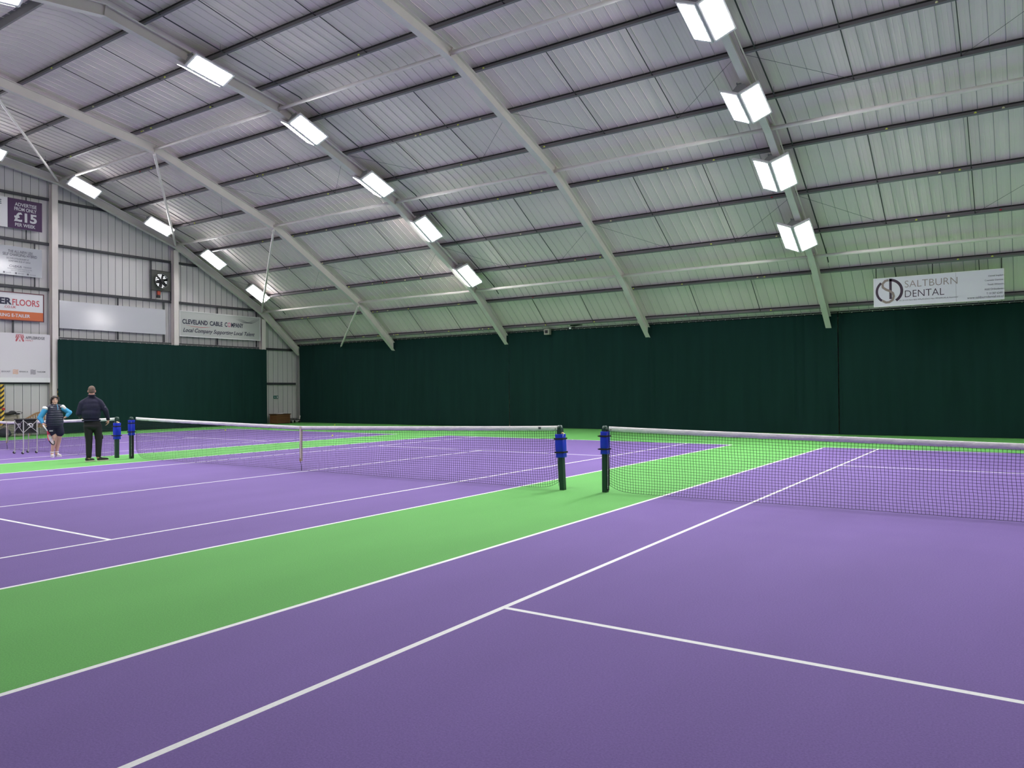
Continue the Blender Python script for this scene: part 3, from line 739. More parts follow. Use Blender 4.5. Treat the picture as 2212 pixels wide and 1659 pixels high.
# ------------------------------------------------------------------ dental board over the long curtain
def dental():
    x0, x1, y, z0, z1 = .605, 4.255, 16.75, 4.405, 5.33
    root = empty('advertising_board', ((x0+x1)/2, y, z0), 0, 'white dental board with round emblem hanging above the long curtain', 'advertising board')
    hw, H = (x1-x0)/2, z1-z0; Wd = 2*hw
    m = mat('dental_white', (0.70, 0.68, 0.76, 1), .5)
    MB().box((-hw, 0, 0), (hw, .03, H)).build('panel', m, root)
    mb = MB(); t = .018
    for a, b in (((-hw-t, -.01, -t), (hw+t, .035, 0)), ((-hw-t, -.01, H), (hw+t, .035, H+t)), ((-hw-t, -.01, 0), (-hw, .035, H)), ((hw, -.01, 0), (hw+t, .035, H))): mb.box(a, b)
    mb.build('frame', M_WHITE, root)
    for xx in (-hw+.06, -.10, hw-.04):
        mb = MB(); mb.tube([(xx, .02, H), (xx, .02, pt_on(16.75, 0)[1]-z0)], .014, 6); mb.build('hanger_strap', M_DARK, root)
    o = (-hw, -.001, 0)
    cx, cz, R = .455, .485, .375
    arc = lambda a0, a1, n_=24, rr=R: [(cx+rr*cos(a0+(a1-a0)*i/n_), cz+rr*sin(a0+(a1-a0)*i/n_)) for i in range(n_+1)]
    stroke(root, 'emblem_ring', o, AX_BACK, arc(pi*.72, pi*1.30), .075, M_DKP)
    stroke(root, 'emblem_ring', o, AX_BACK, arc(-pi*.32, pi*.5), .085, M_DKP)
    stroke(root, 'emblem_stem', o, AX_BACK, [(cx+.04, cz-.26), (cx+.04, cz+.40)], .075, M_DKP)
    S = [(cx-.02, cz+.375), (cx-.12, cz+.35), (cx-.20, cz+.26), (cx-.19, cz+.14), (cx-.09, cz+.06), (cx+.03, cz), (cx+.11, cz-.07), (cx+.135, cz-.17), (cx+.10, cz-.29), (cx, cz-.36), (cx-.10, cz-.365), (cx-.21, cz-.30)]
    stroke(root, 'emblem_s', o, AX_BACK, S, .075, M_TAUPE, .006)
    lettering('SALTBURN', root, o, AX_BACK, .92, .57, 2.42, .79, M_TAUPE, -.014); lettering('DENTAL', root, o, AX_BACK, .92, .25, 2.05, .47, M_DKP, -.010)
    lettering('Dr. B H M Mann BDS MMedSci(Dent Imp.) MFGDP(UK) & Associates', root, o, AX_BACK, .76, .12, 2.43, .175, M_GREYI, 0)
    for i, (t_, x) in enumerate((('Dental Implants', 3.26), ('Cosmetic Dentistry', 3.16), ('Tooth Whitening', 3.23), ('Adult Orthodontics', 3.15), ('T: 01287 624914', 3.20))):
        zz = .70-i*.135
        if t_.startswith('Adult'):
            lettering('Adult', root, o, AX_BACK, 3.15, zz, 3.29, zz+.065, M_GREYI, 0); lettering('Orthodontics', root, o, AX_BACK, 3.31, zz, 3.68, zz+.065, M_GREYI, 0)
        else: lettering(t_, root, o, AX_BACK, x, zz, 3.68, zz+.065, M_GREYI, 0)
    lettering('www.saltburndental.co.uk', root, o, AX_BACK, 2.68, .055, 3.68, .13, M_GREYI, 0)
    mb = MB(); mb.box((.55, -.0015, 0), (.555, 0, H)); mb.build('panel_seam', M_GREYI, root)
dental()
fl = empty('detector_box', (-13.12, 18.22, 4.22), 0, 'small beige box with dark window at the curtain top', 'box')
MB().box((-.14, -.10, 0), (.14, .10, .26)).build('housing', mat('beige', (.35, .34, .29, 1), .5), fl, bevel=.02)
MB().box((-.07, -.115, .07), (.07, -.10, .20)).build('window', M_DARK, fl)
MB().box((-.03, .10, .1), (.03, .29, .16)).build('arm', M_RAIL, fl)
cc = empty('security_camera', (-11.85, 18.2, 4.47), 0, 'tiny black camera with a white box at the curtain top', 'camera')
mb = MB(); mb.tube([(-.02, -.1, .12), (.10, .0, .10), (.45, .2, .12)], [.05, .05, .012], 8); mb.build('barrel', M_DARK, cc)
MB().box((-.10, -.06, -.06), (-.03, 0, .02)).build('junction_box', M_WHITE, cc)
MB().box((-.02, .0, -.03), (.02, .29, .03)).build('arm', M_DARK, cc)

# ------------------------------------------------------------------ nets and posts
def net(label, x0, x1, y, zc, h0, h1, strap=True, endL=.10, endR=.10, badge=None):
    """x0..x1; top heights h0, h1 at the ends, zc in the middle"""
    L = x1-x0; root = empty('tennis_net', ((x0+x1)/2, y, 0), 0, label, 'tennis net'); cx = (x0+x1)/2
    def top(x):
        t = (x-x0)/L; e = (h0+(h1-h0)*t); s = 1-abs(2*t-1); return e-(e-zc)*(s**.85)
    rnd = random.Random(int(L*100)); p1, p2 = rnd.uniform(0, 6), rnd.uniform(0, 6)
    def bot(x):
        dl, dr = x-x0, x1-x; b = .012
        if endL: b += endL*math.exp(-(dl/.16)**1.2)
        if endR: b += endR*math.exp(-(dr/.16)**1.2)
        return b
    def P(x, t):                                          # t 0 top .. 1 bottom
        z = top(x)-.035+(bot(x)-top(x)+.035)*t
        yy = .012*sin(x*2.3+p1)*t+.03*t*t*sin(x*.9+p2)+.004*sin(x*9+t*6)
        xx = x+.006*sin(t*9+x*3)+.012*sin(t*3+x*1.3)*t
        return Vector((xx-cx, yy, z))
    nx = int(L/.046); nz = 23; mb = MB(); r = .0029
    for i in range(nx+1):
        x = x0+L*i/nx
        mb.tube([P(x, k/(nz)) for k in range(nz+1)], r, 3, caps=False)
    for k in range(1, nz+1):
        mb.tube([P(x0+L*i/nx, k/nz) for i in range(nx+1)], r if k < nz else .0035, 3, caps=False)
    mb.build('netting', M_NET, root)
    # headband: folded tape with a little waviness
    mb = MB(); m = 140; vs = []
    for i in range(m+1):
        x = x0+L*i/m; z = top(x); wv = .006*sin(x*14+p1)+.004*sin(x*31)
        for (dy, dz) in ((-.004, -.068+wv*.5), (-.012, -.03+wv), (-.010, .004), (0, .010), (.010, .004), (.012, -.03), (.004, -.068)):
            vs.append((x-cx, dy+.002*sin(x*23), z+dz))
    q = 7; mb.add(vs, [(i*q+k, i*q+(k+1) % q, (i+1)*q+(k+1) % q, (i+1)*q+k) for i in range(m) for k in range(q)] + [tuple(range(q-1, -1, -1)), tuple(m*q+k for k in range(q))])
    hb = mb.build('headband', M_BAND, root, True)
    for e, xe in ((1, x0), (-1, x1)):
        mb = MB(); mb.tube([(xe+e*.035-cx, -.014, top(xe)-.045), (xe+e*.035-cx, -.009, top(xe)-.045)], .009, 8); mb.build('eyelet', M_MAR, hb)
        mb = MB(); mb.tube([P(xe+e*.004, k/12) for k in range(13)], .005, 5); mb.build('side_cord', M_BLACK, root)
    if badge: MB().box((badge-cx-.03, -.017, top(badge)-.045), (badge-cx+.02, -.0135, top(badge)-.005)).build('badge', M_GREYI, hb)
    if strap:
        zt = top(cx)+.012
        mb = MB(); mb.obox((0, -.018, zt/2+.10), ((1, 0, 0), (0, 1, 0), (0, 0, 1)), (.026, .002, zt/2-.11)); mb.obox((0, .018, zt/2+.10), ((1, 0, 0), (0, 1, 0), (0, 0, 1)), (.026, .002, zt/2-.11)); mb.box((-.026, -.02, zt-.012), (.026, .02, zt-.006))
        sp = mb.build('centre_strap', mat('cream_strap', (.70, .62, .55, 1), .8), root)
        mb = MB(); mb.box((-.022, -.026, .20), (.022, -.018, .27)); mb.build('buckle', M_BRASS, sp)
        mb = MB(); mb.tube([(0, -.016, .2), (.02, -.01, .1), (.012, 0, .0)], .006, 5); mb.build('anchor_cord', M_BLACK, sp)
    return root
def post(label, x, y, pad, lean=0.0, side=1, padw=.075, tails=1, winch=True):
    """side: +1 net lies to +x, -1 net lies to -x"""
    root = empty('net_post', (x, y, 0), 0, label, 'net post', None); root.rotation_euler = (0, lean, 0)
    mb = MB(); mb.box((-.042, -.045, .0), (.042, .045, 1.045)); mb.build('shaft', M_POST, root, bevel=.006)
    mb = MB(); mb.box((side*.044-.004, -.03, .03), (side*.052+.004, .03, 1.03)); mb.build('lacing_channel', M_BLACK, root)
    mb = MB()
    mb.tube([(side*.058, -.034, .06), (side*.058, -.034, .98)], .004, 5)
    for z in (.10, .28, .37): mb.ball((side*.06, -.034, z), .009, 6, 4)
    mb.build('lacing_rod', M_GALV, root)
    mb = MB(); mb.tube([(-.03, 0, 1.045), (.03, 0, 1.045)], [.05, .05], 10); mb.ball((0, 0, 1.045), (.045, .045, .03), 12, 6); mb.build('cap', M_POST, root, True)
    if winch:
        w = MB(); w.tube([(-side*.045, -.0, .93), (-side*.075, -.0, .93)], .03, 10); w.ball((-side*.06, -.03, .955), .022, 8, 6); wo = w.build('winder', M_BRASS, root, True)
        w = MB(); w.tube([(-side*.07, -.02, .97), (-side*.075, -.04, .92), (-side*.06, -.05, .88)], .008, 6); w.build('cord', mat('pale_rope', (.75, .70, .62, 1), .8), wo, True)
    z0, z1 = pad; mb = MB(); n = 20; rings = []
    sec = [(z0, 0), (z0+.02, .0), (z0+(z1-z0)*.25, -.004), (z0+(z1-z0)*.3, .002), (z0+(z1-z0)*.78, .002), (z0+(z1-z0)*.82, -.003), (z1-.01, 0), (z1, 0)]
    vs = []
    for z, g in sec:
        for k in range(n):
            a = 2*pi*k/n; e = 5.0
            cx_ = math.copysign(abs(cos(a))**(2/e), cos(a))*(padw+g); cy_ = math.copysign(abs(sin(a))**(2/e), sin(a))*(.075+g)
            vs.append((cx_, cy_, z))
    m = len(sec); mb.add(vs, [(i*n+k, i*n+(k+1) % n, (i+1)*n+(k+1) % n, (i+1)*n+k) for i in range(m-1) for k in range(n)] + [tuple(range(n-1, -1, -1)), tuple((m-1)*n+k for k in range(n))])
    pd = mb.build('post_pad', M_BLUE, root, True)
    for q in (.22, .80):
        z = z0+(z1-z0)*q; mb = MB()
        mb.box((-padw-.006, -.082, z-.013), (padw+.006, .082, z+.013)); mb.box((tails*padw, -.086, z-.010), (tails*(padw+.03), -.075, z+.008))
        mb.build('pad_strap', M_BLACK, pd)
    return root
PH = 1.07
net('nearest tennis net, running out of the photo at the right', -.905, 11.86, 0.0, .955, 1.075, 1.075, endL=.11)
post('dark green net post with blue pad, at the left end of the nearest net', -.985, 0.0, (.63, 1.00), .004, 1, .062, -1)
post('dark green net post at the far right end of the nearest net', 11.93, 0.0, (.63, 1.00), 0, -1)
net('middle tennis net with cream centre strap', -14.69, -1.81, -.14, .955, 1.075, 1.075, endL=.20, endR=.12, badge=-2.15)
post('leaning dark green net post, right end of the middle net, blue pad facing the gap', -1.735, -.10, (.55, .945), -.045, -1, .078, 1)
post('slim dark green net post at the left end of the middle net', -14.77, -.22, (.61, 1.01), 0, 1, .06, 1)
net('farthest tennis net, behind the two standing people', -28.05, -15.42, -.28, .86, 1.06, 1.06, endR=.12)
post('dark green net post beside the person in black trousers, wide blue pad', -15.30, -.32, (.50, .93), .01, -1, .085, -1)
post('dark green net post at the far left end of the farthest net', -28.13, -.28, (.6, 1.0), 0, 1)

# ------------------------------------------------------------------ balls
def cam_ray(px, py):
    return (F_ + R_*((px-1106)/FPX) + U_*((829.5-py)/FPX))
def ball_obj(loc, m, label, group=None):
    key = m.name
    if key not in BALLP:
        mb = MB(); mb.ball((0, 0, 0), .033, 14, 10); BALLP[key] = mb.build('tennis_ball', m, None, True); o = BALLP[key]
    else: o = BALLP[key].copy(); COL.objects.link(o)
    o.location = loc; tag(o, label, 'tennis ball', group); return o
BALLP = {}
for px, py, lb in ((487, 929, 'yellow tennis ball on the farthest court seen above the middle net, left one'), (718, 941, 'yellow tennis ball on the middle court by the centre strap'), (723, 918, 'yellow tennis ball lying on the green near the long curtain')):
    d = cam_ray(px, py); t = (.033-CAM.z)/d.z; ball_obj(CAM+d*t, M_BALL, lb)
RB = {(0, 0): [(447,482),(805,820),(693,862),(688,895),(1424,607),(1818,902),(1238,1058),(1305,1068),(1224,1094),(612,1298),(1210,1420,'r'),(1308,1416),(1538,1352),(2113,1545),(1594,1645)],
 (553, 0): [(887,437),(1965,600),(1707,675),(1937,1050),(1747,1097),(1421,1178),(1380,1190),(277,1430),(60,1480),(12,1520),(1775,1452)],
 (1106, 0): [(278,1296),(745,1543),(1345,1460),(1743,1388),(1297,1470),(160,1651),(256,1657)],
 (1659, 0): [(1458,66),(1025,1115),(1792,977),(2034,938),(1657,1459),(1482,1490)],
 (0, 415): [(1682,264)],
 (553, 415): [(623,28),(2090,44),(960,240),(1100,236),(855,247),(608,320),(440,346),(303,365),(320,368),(58,411),(290,622),(574,600),(1423,751),(1287,765),(1094,786),(1006,792),(1128,764,'r'),(803,812),(577,822),(614,834),(1761,956),(1748,972),(1316,1006),(1138,1006),(1048,1014),(1010,1030),(399,1071),(449,1078),(2010,1197),(1958,1200),(1665,1219),(1930,1218),(1461,1246),(1226,1258),(1210,1258),(1190,1257),(1054,1253),(925,1262),(926,1275),(1070,1266),(650,1278),(532,1298)],
 (1106, 415): [(853,223),(74,366),(545,597),(116,651),(633,562,'r'),(762,570),(1720,454),(1048,833),(1468,793),(2181,728),(2121,735),(180,901,'r'),(1500,1102,'g'),(710,1155),(113,1196),(291,1167)],
 (1659, 415): [(33,40,'r'),(1560,182),(1282,247),(73,386),(2010,126,'r'),(1642,577),(1938,550),(25,1056)]}
found = {}
for (ox, oy), L in RB.items():
    for e in L:
        px, py = ox+e[0]/4, oy+e[1]/4; d = cam_ray(px, py); best = None
        for k, y in enumerate(PY):
            n, z, up = purlin_geo(y)
            P0 = Vector((0, y+n[0]*(.006+.033)+up[0]*.045, z+n[1]*(.006+.033)+up[1]*.045))
            t = (P0.y-CAM.y)/d.y; Q = CAM+d*t; e2 = abs(Q.z-P0.z)
            if best is None or e2 < best[0]: best = (e2, k, Vector((Q.x, P0.y, P0.z)))
        if best[2].x < XL+.3 or best[2].x > XR: continue
        bi = next((i for i, (a, b) in enumerate(BAYS) if a <= best[2].x < b), 0)
        kind = e[2] if len(e) > 2 else 'y'
        found.setdefault((best[1], bi), []).append((best[2], kind))
for (k, bi), L in found.items():
    L.sort(key=lambda q: q[0].x)
    x_last = -99
    for j, (p, kind) in enumerate(L):
        if p.x-x_last < .07: p.x = x_last+.07
        x_last = p.x
        cn = {'y': 'yellow', 'r': 'red', 'g': 'green'}[kind]; m = {'y': M_BALL if (j+k) % 3 else M_BALLO, 'r': M_BALLR, 'g': M_BALLG}[kind]
        pn = 'eaves purlin' if k == 0 else f'{ORD[k]} purlin up'
        rank = '' if len(L) == 1 else f', {ORD[j]} of {len(L)} from left'
        ball_obj(p, m, f'{cn} ball on {pn}, {BAYN[bi]}{rank}', 'balls lodged on the roof purlins')

# ------------------------------------------------------------------ things along the end wall
M_PALEW = mat('weathered_timber', (0.33, 0.30, 0.24, 1), .8, noise=(6, .15, 4, (6, .5, 6)))
M_TEAK = mat('brown_timber', (0.33, 0.19, 0.10, 1), .65, noise=(6, .2, 4, (6, .5, 6)))
M_CHEST = mat('chest_timber', (0.16, 0.065, 0.025, 1), .6, noise=(5, .3, 5, (1, .3, 8)))
def slat_seat():
    r = empty('slatted_bench', (-29.95, 3.05, 0), 0, 'pale weathered slatted bench under the striped emblem board', 'bench')
    y0, y1 = -.85, .66
    for k in range(4): MB().box((-.27, y0, .50+k*.10), (-.245, y1, .58+k*.10)).build('back_slat', M_PALEW, r, bevel=.004)
    for k in range(5): MB().box((-.23+k*.095, y0, .43), (-.15+k*.095, y1, .455)).build('seat_slat', M_PALEW, r, bevel=.004)
    for k in range(4): MB().box((.235, y0+.03, .03+k*.10), (.255, y1-.03, .11+k*.10)).build('front_slat', M_PALEW, r, bevel=.004)
    for yy in (y0+.03, -.02, y1-.10):
        MB().box((.17, yy, 0), (.235, yy+.07, .43)).build('leg', M_PALEW, r); MB().box((-.245, yy, 0), (-.18, yy+.07, .88)).build('leg', M_PALEW, r)
slat_seat()
def garden_bench():
    r = empty('garden_bench', (-29.72, 4.40, 0), 0, 'brown timber garden bench with arched carved back, behind the person in sky blue', 'bench')
    W = .64
    for s in (-1, 1):
        MB().box((-.26, s*W-.03, 0), (-.20, s*W+.03, .62)).build('leg', M_TEAK, r); MB().box((.20, s*W-.03, 0), (.26, s*W+.03, .62)).build('leg', M_TEAK, r)
        MB().box((-.26, s*W-.035, .62), (.29, s*W+.035, .655)).build('armrest', M_TEAK, r, bevel=.01)
    for k in range(5): MB().box((-.20+k*.09, -W, .42), (-.13+k*.09, W, .445)).build('seat_slat', M_TEAK, r)
    MB().box((.20, -W, .34), (.23, W, .41)).build('apron', M_TEAK, r)
    arch = lambda t: .70+.27*(.5+.5*cos(pi*t))**.8 if abs(t) < 1 else .70
    mb = MB(); n = 24
    lo = [(-.25, -W+2*W*i/n, arch(-1+2*i/n)-.055) for i in range(n+1)]; hi = [(-.25, y, z+.075) for _, y, z in lo]
    for i in range(n):
        mb.prism([lo[i], lo[i+1], hi[i+1], hi[i]], [(x+.035, y, z) for x, y, z in (lo[i], lo[i+1], hi[i+1], hi[i])])
    mb.build('top_rail', M_TEAK, r)
    for i in range(13):
        y = -.54+i*.09; MB().box((-.245, y-.018, .44), (-.225, y+.018, arch(y/W)-.04)).build('back_slat', M_TEAK, r)
    for s in (-1, 1):
        mb = MB(); mb.tube([(-.215, s*.10+.09*cos(a*pi/8), .80+.06*sin(a*pi/8)) for a in range(17)], .012, 6); mb.build('carved_scroll', mat('light_teak', (.45, .30, .17, 1), .6), r)
garden_bench()
def blob(name, pts, m, parent=None, voxel=.02, smooth=6, loc=None):
    """pts: list of (centre, radii) or (a, b, ra, rb); fused into one skin"""
    mb = MB()
    for p in pts: add_prim(mb, p)
    return fuse(name, mb, m, parent, voxel, smooth)
def add_prim(mb, p):
    if len(p) == 2: mb.ball(p[0], p[1], 20, 14)
    elif len(p) == 3: mb.ball(p[0], p[1], 20, 14, M=p[2])
    else:
        a, b, ra, rb = Vector(p[0]), Vector(p[1]), p[2], p[3]; n = 16; L = (b-a).length; t = (b-a)/max(L, 1e-6)
        ref = Vector((0, 0, 1)) if abs(t.z) < .9 else Vector((1, 0, 0)); u = (ref-t*ref.dot(t)).normalized(); v = t.cross(u)
        rings = [(a-t*ra*cos(q), ra*sin(q)) for q in (.05, .4, .8, 1.2)] + [(a, ra), (a.lerp(b, .5), (ra+rb)/2), (b, rb)] + [(b+t*rb*cos(q), rb*sin(q)) for q in (1.2, .8, .4, .05)]
        vs = [c+(u*cos(2*pi*k/n)+v*sin(2*pi*k/n))*r for c, r in rings for k in range(n)]; m = len(rings)
        mb.add(vs, [(i*n+k, i*n+(k+1) % n, (i+1)*n+(k+1) % n, (i+1)*n+k) for i in range(m-1) for k in range(n)] + [tuple(range(n-1, -1, -1)), tuple((m-1)*n+k for k in range(n))])
def fuse(name, mb, m, parent, voxel, smooth):
    o = mb.build(name, m)
    md = o.modifiers.new('r', 'REMESH'); md.mode = 'VOXEL'; md.voxel_size = voxel; md.use_smooth_shade = True
    if smooth:
        s = o.modifiers.new('s', 'SMOOTH'); s.iterations = smooth; s.factor = .5
    dg = bpy.context.evaluated_depsgraph_get(); dg.update()
    me = bpy.data.meshes.new_from_object(o.evaluated_get(dg)); me.name = name
    o.modifiers.clear(); old = o.data; o.data = me; bpy.data.meshes.remove(old)
    for p in me.polygons: p.use_smooth = True
    if not me.materials: me.materials.append(m if not isinstance(m, (list, tuple)) else m[0])
    if parent is not None: o.parent = parent
    return o
M_BAGK = mat('black_fabric', (0.012, 0.012, 0.014, 1), .7); M_BAGN = mat('navy_fabric', (0.015, 0.018, 0.035, 1), .7)
b = empty('sports_bag', (-30.12, 3.35, .885), 0, 'black holdall slumped on the top of the weathered bench', 'bag')
blob('bag_body', [((0, -.10, .05), (.10, .22, .06)), ((0, .05, .09), (.08, .15, .09)), ((0, .25, .04), (.06, .12, .04))], M_BAGK, b, .018)
mb = MB(); mb.tube([(.05, .1, .1), (.07, .26, .13), (.05, .42, .10), (.03, .38, .03)], .012, 6); mb.build('strap', M_BAGK, b, True)
b = empty('rucksack', (-29.45, 2.88, 0), 0, 'dark navy rucksack on the floor before the weathered bench', 'bag')
blob('bag_body', [((0, -.05, .17), (.13, .24, .17)), ((0, -.05, .28), (.11, .18, .10)), ((.06, .02, .12), (.10, .17, .10))], M_BAGN, b, .018)
MB().box((.125, -.02, .12), (.165, .06, .135)).build('label_patch', M_GALV, b)
mb = MB(); mb.tube([(0, -.10, .36), (0, -.05, .42), (0, .02, .36)], .012, 6); mb.build('grab_handle', M_BAGK, b)
b = empty('blue_bag', (-29.45, 4.86, 0), 0, 'small bright blue bag on the floor by the garden bench', 'bag')
blob('bag_body', [((0, 0, .08), (.11, .20, .09)), ((0, .08, .12), (.08, .10, .09))], mat('royal_blue_fabric', (.01, .05, .40, 1), .5), b, .016)
mb = MB(); mb.tube([(.02, -.1, .14), (.03, 0, .22), (.02, .1, .18)], .01, 6); mb.build('handle', M_BAGK, b)
# striped guard post with alarm button
hp = empty('guard_post', (-30.02, 2.98, 0), 0, 'yellow and black striped guard post at the left photo edge', 'post')
MB().box((-.05, -.06, 0), (.05, .06, 2.15)).build('post_body', M_HAZ, hp)
mb = MB(); mb.tube([(.05, .02, 1.14), (.10, .02, 1.14)], .055, 16); mb.build('red_button', mat('alarm_red', (.40, .02, .02, 1), .5), hp)
# corner chest, papers, low trolley
ch = empty('timber_chest', (-29.75, 16.75, 0), 0, 'brown timber chest in the far corner below the exit sign', 'chest')
MB().box((-.30, -.40, .03), (.30, .52, .50)).build('chest_body', M_CHEST, ch, bevel=.006)
MB().box((-.33, -.44, .50), (.33, .56, .545)).build('lid', mat('chest_lid', (.07, .03, .015, 1), .5), ch, bevel=.006)
for z in (.14, .27, .39): MB().box((.30, -.38, z), (.303, .50, z+.008)).build('board_gap', M_DARK, ch)
MB().box((-.28, -.38, 0), (.28, -.32, .03)).build('foot', M_CHEST, ch); MB().box((-.28, .44, 0), (.28, .50, .03)).build('foot', M_CHEST, ch)
pp = empty('paper_stack', (-29.68, 16.75, .545), .3, 'untidy white papers lying on the corner chest', 'papers')
for k in range(3): MB().obox((0.02*k, -.05+.07*k, .006+.011*k), ((cos(k*.5), sin(k*.5), 0), (-sin(k*.5), cos(k*.5), 0), (0, 0, 1)), (.15, .11, .005)).build('sheet', M_WHITE, pp)
tr = empty('low_trolley', (-29.85, 17.78, 0), 0, 'low black trolley with bent pale handle beside the corner chest', 'trolley')
MB().box((-.25, -.34, .16), (.25, .38, .20)).build('deck', M_DARK, tr)
for sx in (-.2, .2):
    for sy in (-.28, .3):
        mb = MB(); mb.tube([(sx-.02, sy, .06), (sx+.02, sy, .06)], .06, 12); mb.build('wheel', M_BLACK, tr); MB().box((sx-.015, sy-.015, .06), (sx+.015, sy+.015, .17)).build('caster_fork', M_RAIL, tr)
mb = MB(); mb.tube([(.2, .05, .07), (.24, .22, .12), (.2, .33, .22), (.2, .37, .40)], .018, 8); mb.build('handle', M_TUBE, tr, True)
MB().box((-.25, -.3, .24), (.2, .2, .27)).build('upper_tray', M_DARK, tr); 
for sx in (-.22, .17):
    MB().box((sx, -.1, .20), (sx+.02, -.08, .24)).build('spacer', M_DARK, tr)

# ------------------------------------------------------------------ ball cart
def cart():
    r = empty('ball_cart', (-19.37, -.77, 0), .08, 'folding ball cart with black hopper on wheels left of the person in sky blue', 'ball cart')
    hw, hd = .225, .19; M_AL = mat('pale_aluminium', (.62, .60, .58, 1), .35, .3)
    for sx in (-1, 1):
        for sy in (-1, 1):
            mb = MB(); mb.tube([(sx*hw, sy*hd, .085), (sx*hw, sy*hd, .99)], .014, 8); lg = mb.build('leg', M_AL, r)
            mb = MB(); mb.tube([(sx*hw-.012, sy*hd-.02, .035), (sx*hw+.012, sy*hd-.02, .035)], .035, 14); mb.build('wheel', M_BLACK, lg)
            MB().box((sx*hw-.018, sy*hd-.03, .03), (sx*hw+.018, sy*hd+.01, .095)).build('caster_fork', M_GALV, lg)
    mb = MB(); a, c = hw-.018, hd-.018; z0, z1 = .60, .985; t = .004
    for (p, q) in (((-a, -c), (a, -c)), ((a, -c), (a, c)), ((a, c), (-a, c)), ((-a, c), (-a, -c))):
        cx, cy = (p[0]+q[0])/2, (p[1]+q[1])/2; L = max(abs(p[0]-q[0]), abs(p[1]-q[1]))/2
        mb.box((cx-(L if p[1] == q[1] else t), cy-(L if p[0] == q[0] else t), z0), (cx+(L if p[1] == q[1] else t), cy+(L if p[0] == q[0] else t), z1))
    mb.box((-a, -c, z0-.004), (a, c, z0+.004)); hp_ = mb.build('hopper', M_BAGK, r)
    for (p, q) in (((-hw, -hd), (hw, -hd)), ((hw, -hd), (hw, hd)), ((hw, hd), (-hw, hd)), ((-hw, hd), (-hw, -hd))):
        for zz in (.99, .60):
            mb = MB(); mb.tube([(*p, zz), (*q, zz)], .018 if zz > .9 else .012, 8); mb.build('rim', M_BAGK, r)
        for s in (0, 1):
            z_a, z_b = ((.96, .62), (.62, .96))[s]; o = Vector((p[0]+q[0], p[1]+q[1], 0)).normalized()*.012*(1+s*.6)
            mb = MB(); mb.tube([Vector((*p, z_a))+o, Vector((*q, z_b))+o], .007, 6); mb.build('cross_brace', M_AL, r)
    for (c0, ax) in (((.0, -hd+.012, .80), (Vector((1,0,0)), Vector((0,0,1)), Vector((0,-1,0)))), ((hw-.012, 0, .80), (Vector((0,1,0)), Vector((0,0,1)), Vector((1,0,0))))):
        ro = [(.0+.075*cos(q*pi/10), .015+.055*sin(q*pi/10)) for q in range(-7, 11)]
        stroke(hp_, 'white_logo', c0, ax, ro, .022, M_SW, .009); stroke(hp_, 'white_logo', c0, ax, [(-.10, .08), (-.02, .04), (.03, -.03)], .022, M_SW, .011, taper=True)
cart()

# ------------------------------------------------------------------ people
SKIN = mat('skin', (0.56, 0.30, 0.22, 1), .55); SKINL = mat('skin_legs', (0.66, 0.40, 0.31, 1), .55)
HAIRD = mat('dark_hair', (0.025, 0.015, 0.012, 1), .6, noise=(60, .3, 3)); HAIRG = mat('short_grey_brown_hair', (0.16, 0.11, 0.085, 1), .8, noise=(90, .3, 3))
NAVY = mat('navy_cloth', (0.010, 0.010, 0.035, 1), .8, noise=(8, .15, 4), bump=(9, .25)); VEST = mat('navy_vest', (0.013, 0.016, 0.040, 1), .45)
SKY = mat('sky_blue_cloth', (0.06, 0.36, 0.66, 1), .7, bump=(12, .3)); TROU = mat('black_trousers', (0.011, 0.010, 0.012, 1), .8, bump=(10, .3))
WSHOE = mat('white_shoe', (0.72, 0.68, 0.66, 1), .5); EYEW = mat('eye_white', (.7, .7, .7, 1), .3)
def hand(mb, wrist, d, palm_n, side, L=.18, curl=.5, grip=False):
    """wrist, direction of the fingers, normal out of the palm, side=+1 thumb on the +cross side"""
    d = Vector(d).normalized(); pn = Vector(palm_n); pn = (pn-d*pn.dot(d)).normalized(); t = d.cross(pn)*side
    w = Vector(wrist); k = L/.18
    mb.obox(w+d*.045*k, (d, t, pn), (.045*k, .038*k, .012*k)); mb.ball(w+d*.05*k, (.040*k,)*3 if False else .03*k, 12, 8)
    for i, (off, ln) in enumerate(((.030, .070), (.010, .080), (-.010, .074), (-.029, .058))):
        p = w+d*.088*k+t*off*k; q = d; ang = 0
        c = curl*(1+.18*i)
        for seg, r in ((.46, .0085), (.31, .0078), (.23, .0070)):
            ang += c*(.9 if not grip else 1.15)
            dd = (d*cos(ang)+pn*sin(ang)).normalized(); e = p+dd*ln*seg*k
            add_prim(mb, (p, e, r*k, r*.93*k)); p = e
    p = w+d*.028*k+t*.034*k; dd = (d*.65+t*.75+pn*.25).normalized(); e = p+dd*.036*k; add_prim(mb, (p, e, .011*k, .0095*k))
    dd2 = (d*.85+t*.25+pn*(.45 if not grip else .9)).normalized(); add_prim(mb, (e, e+dd2*.032*k, .0095*k, .008*k))

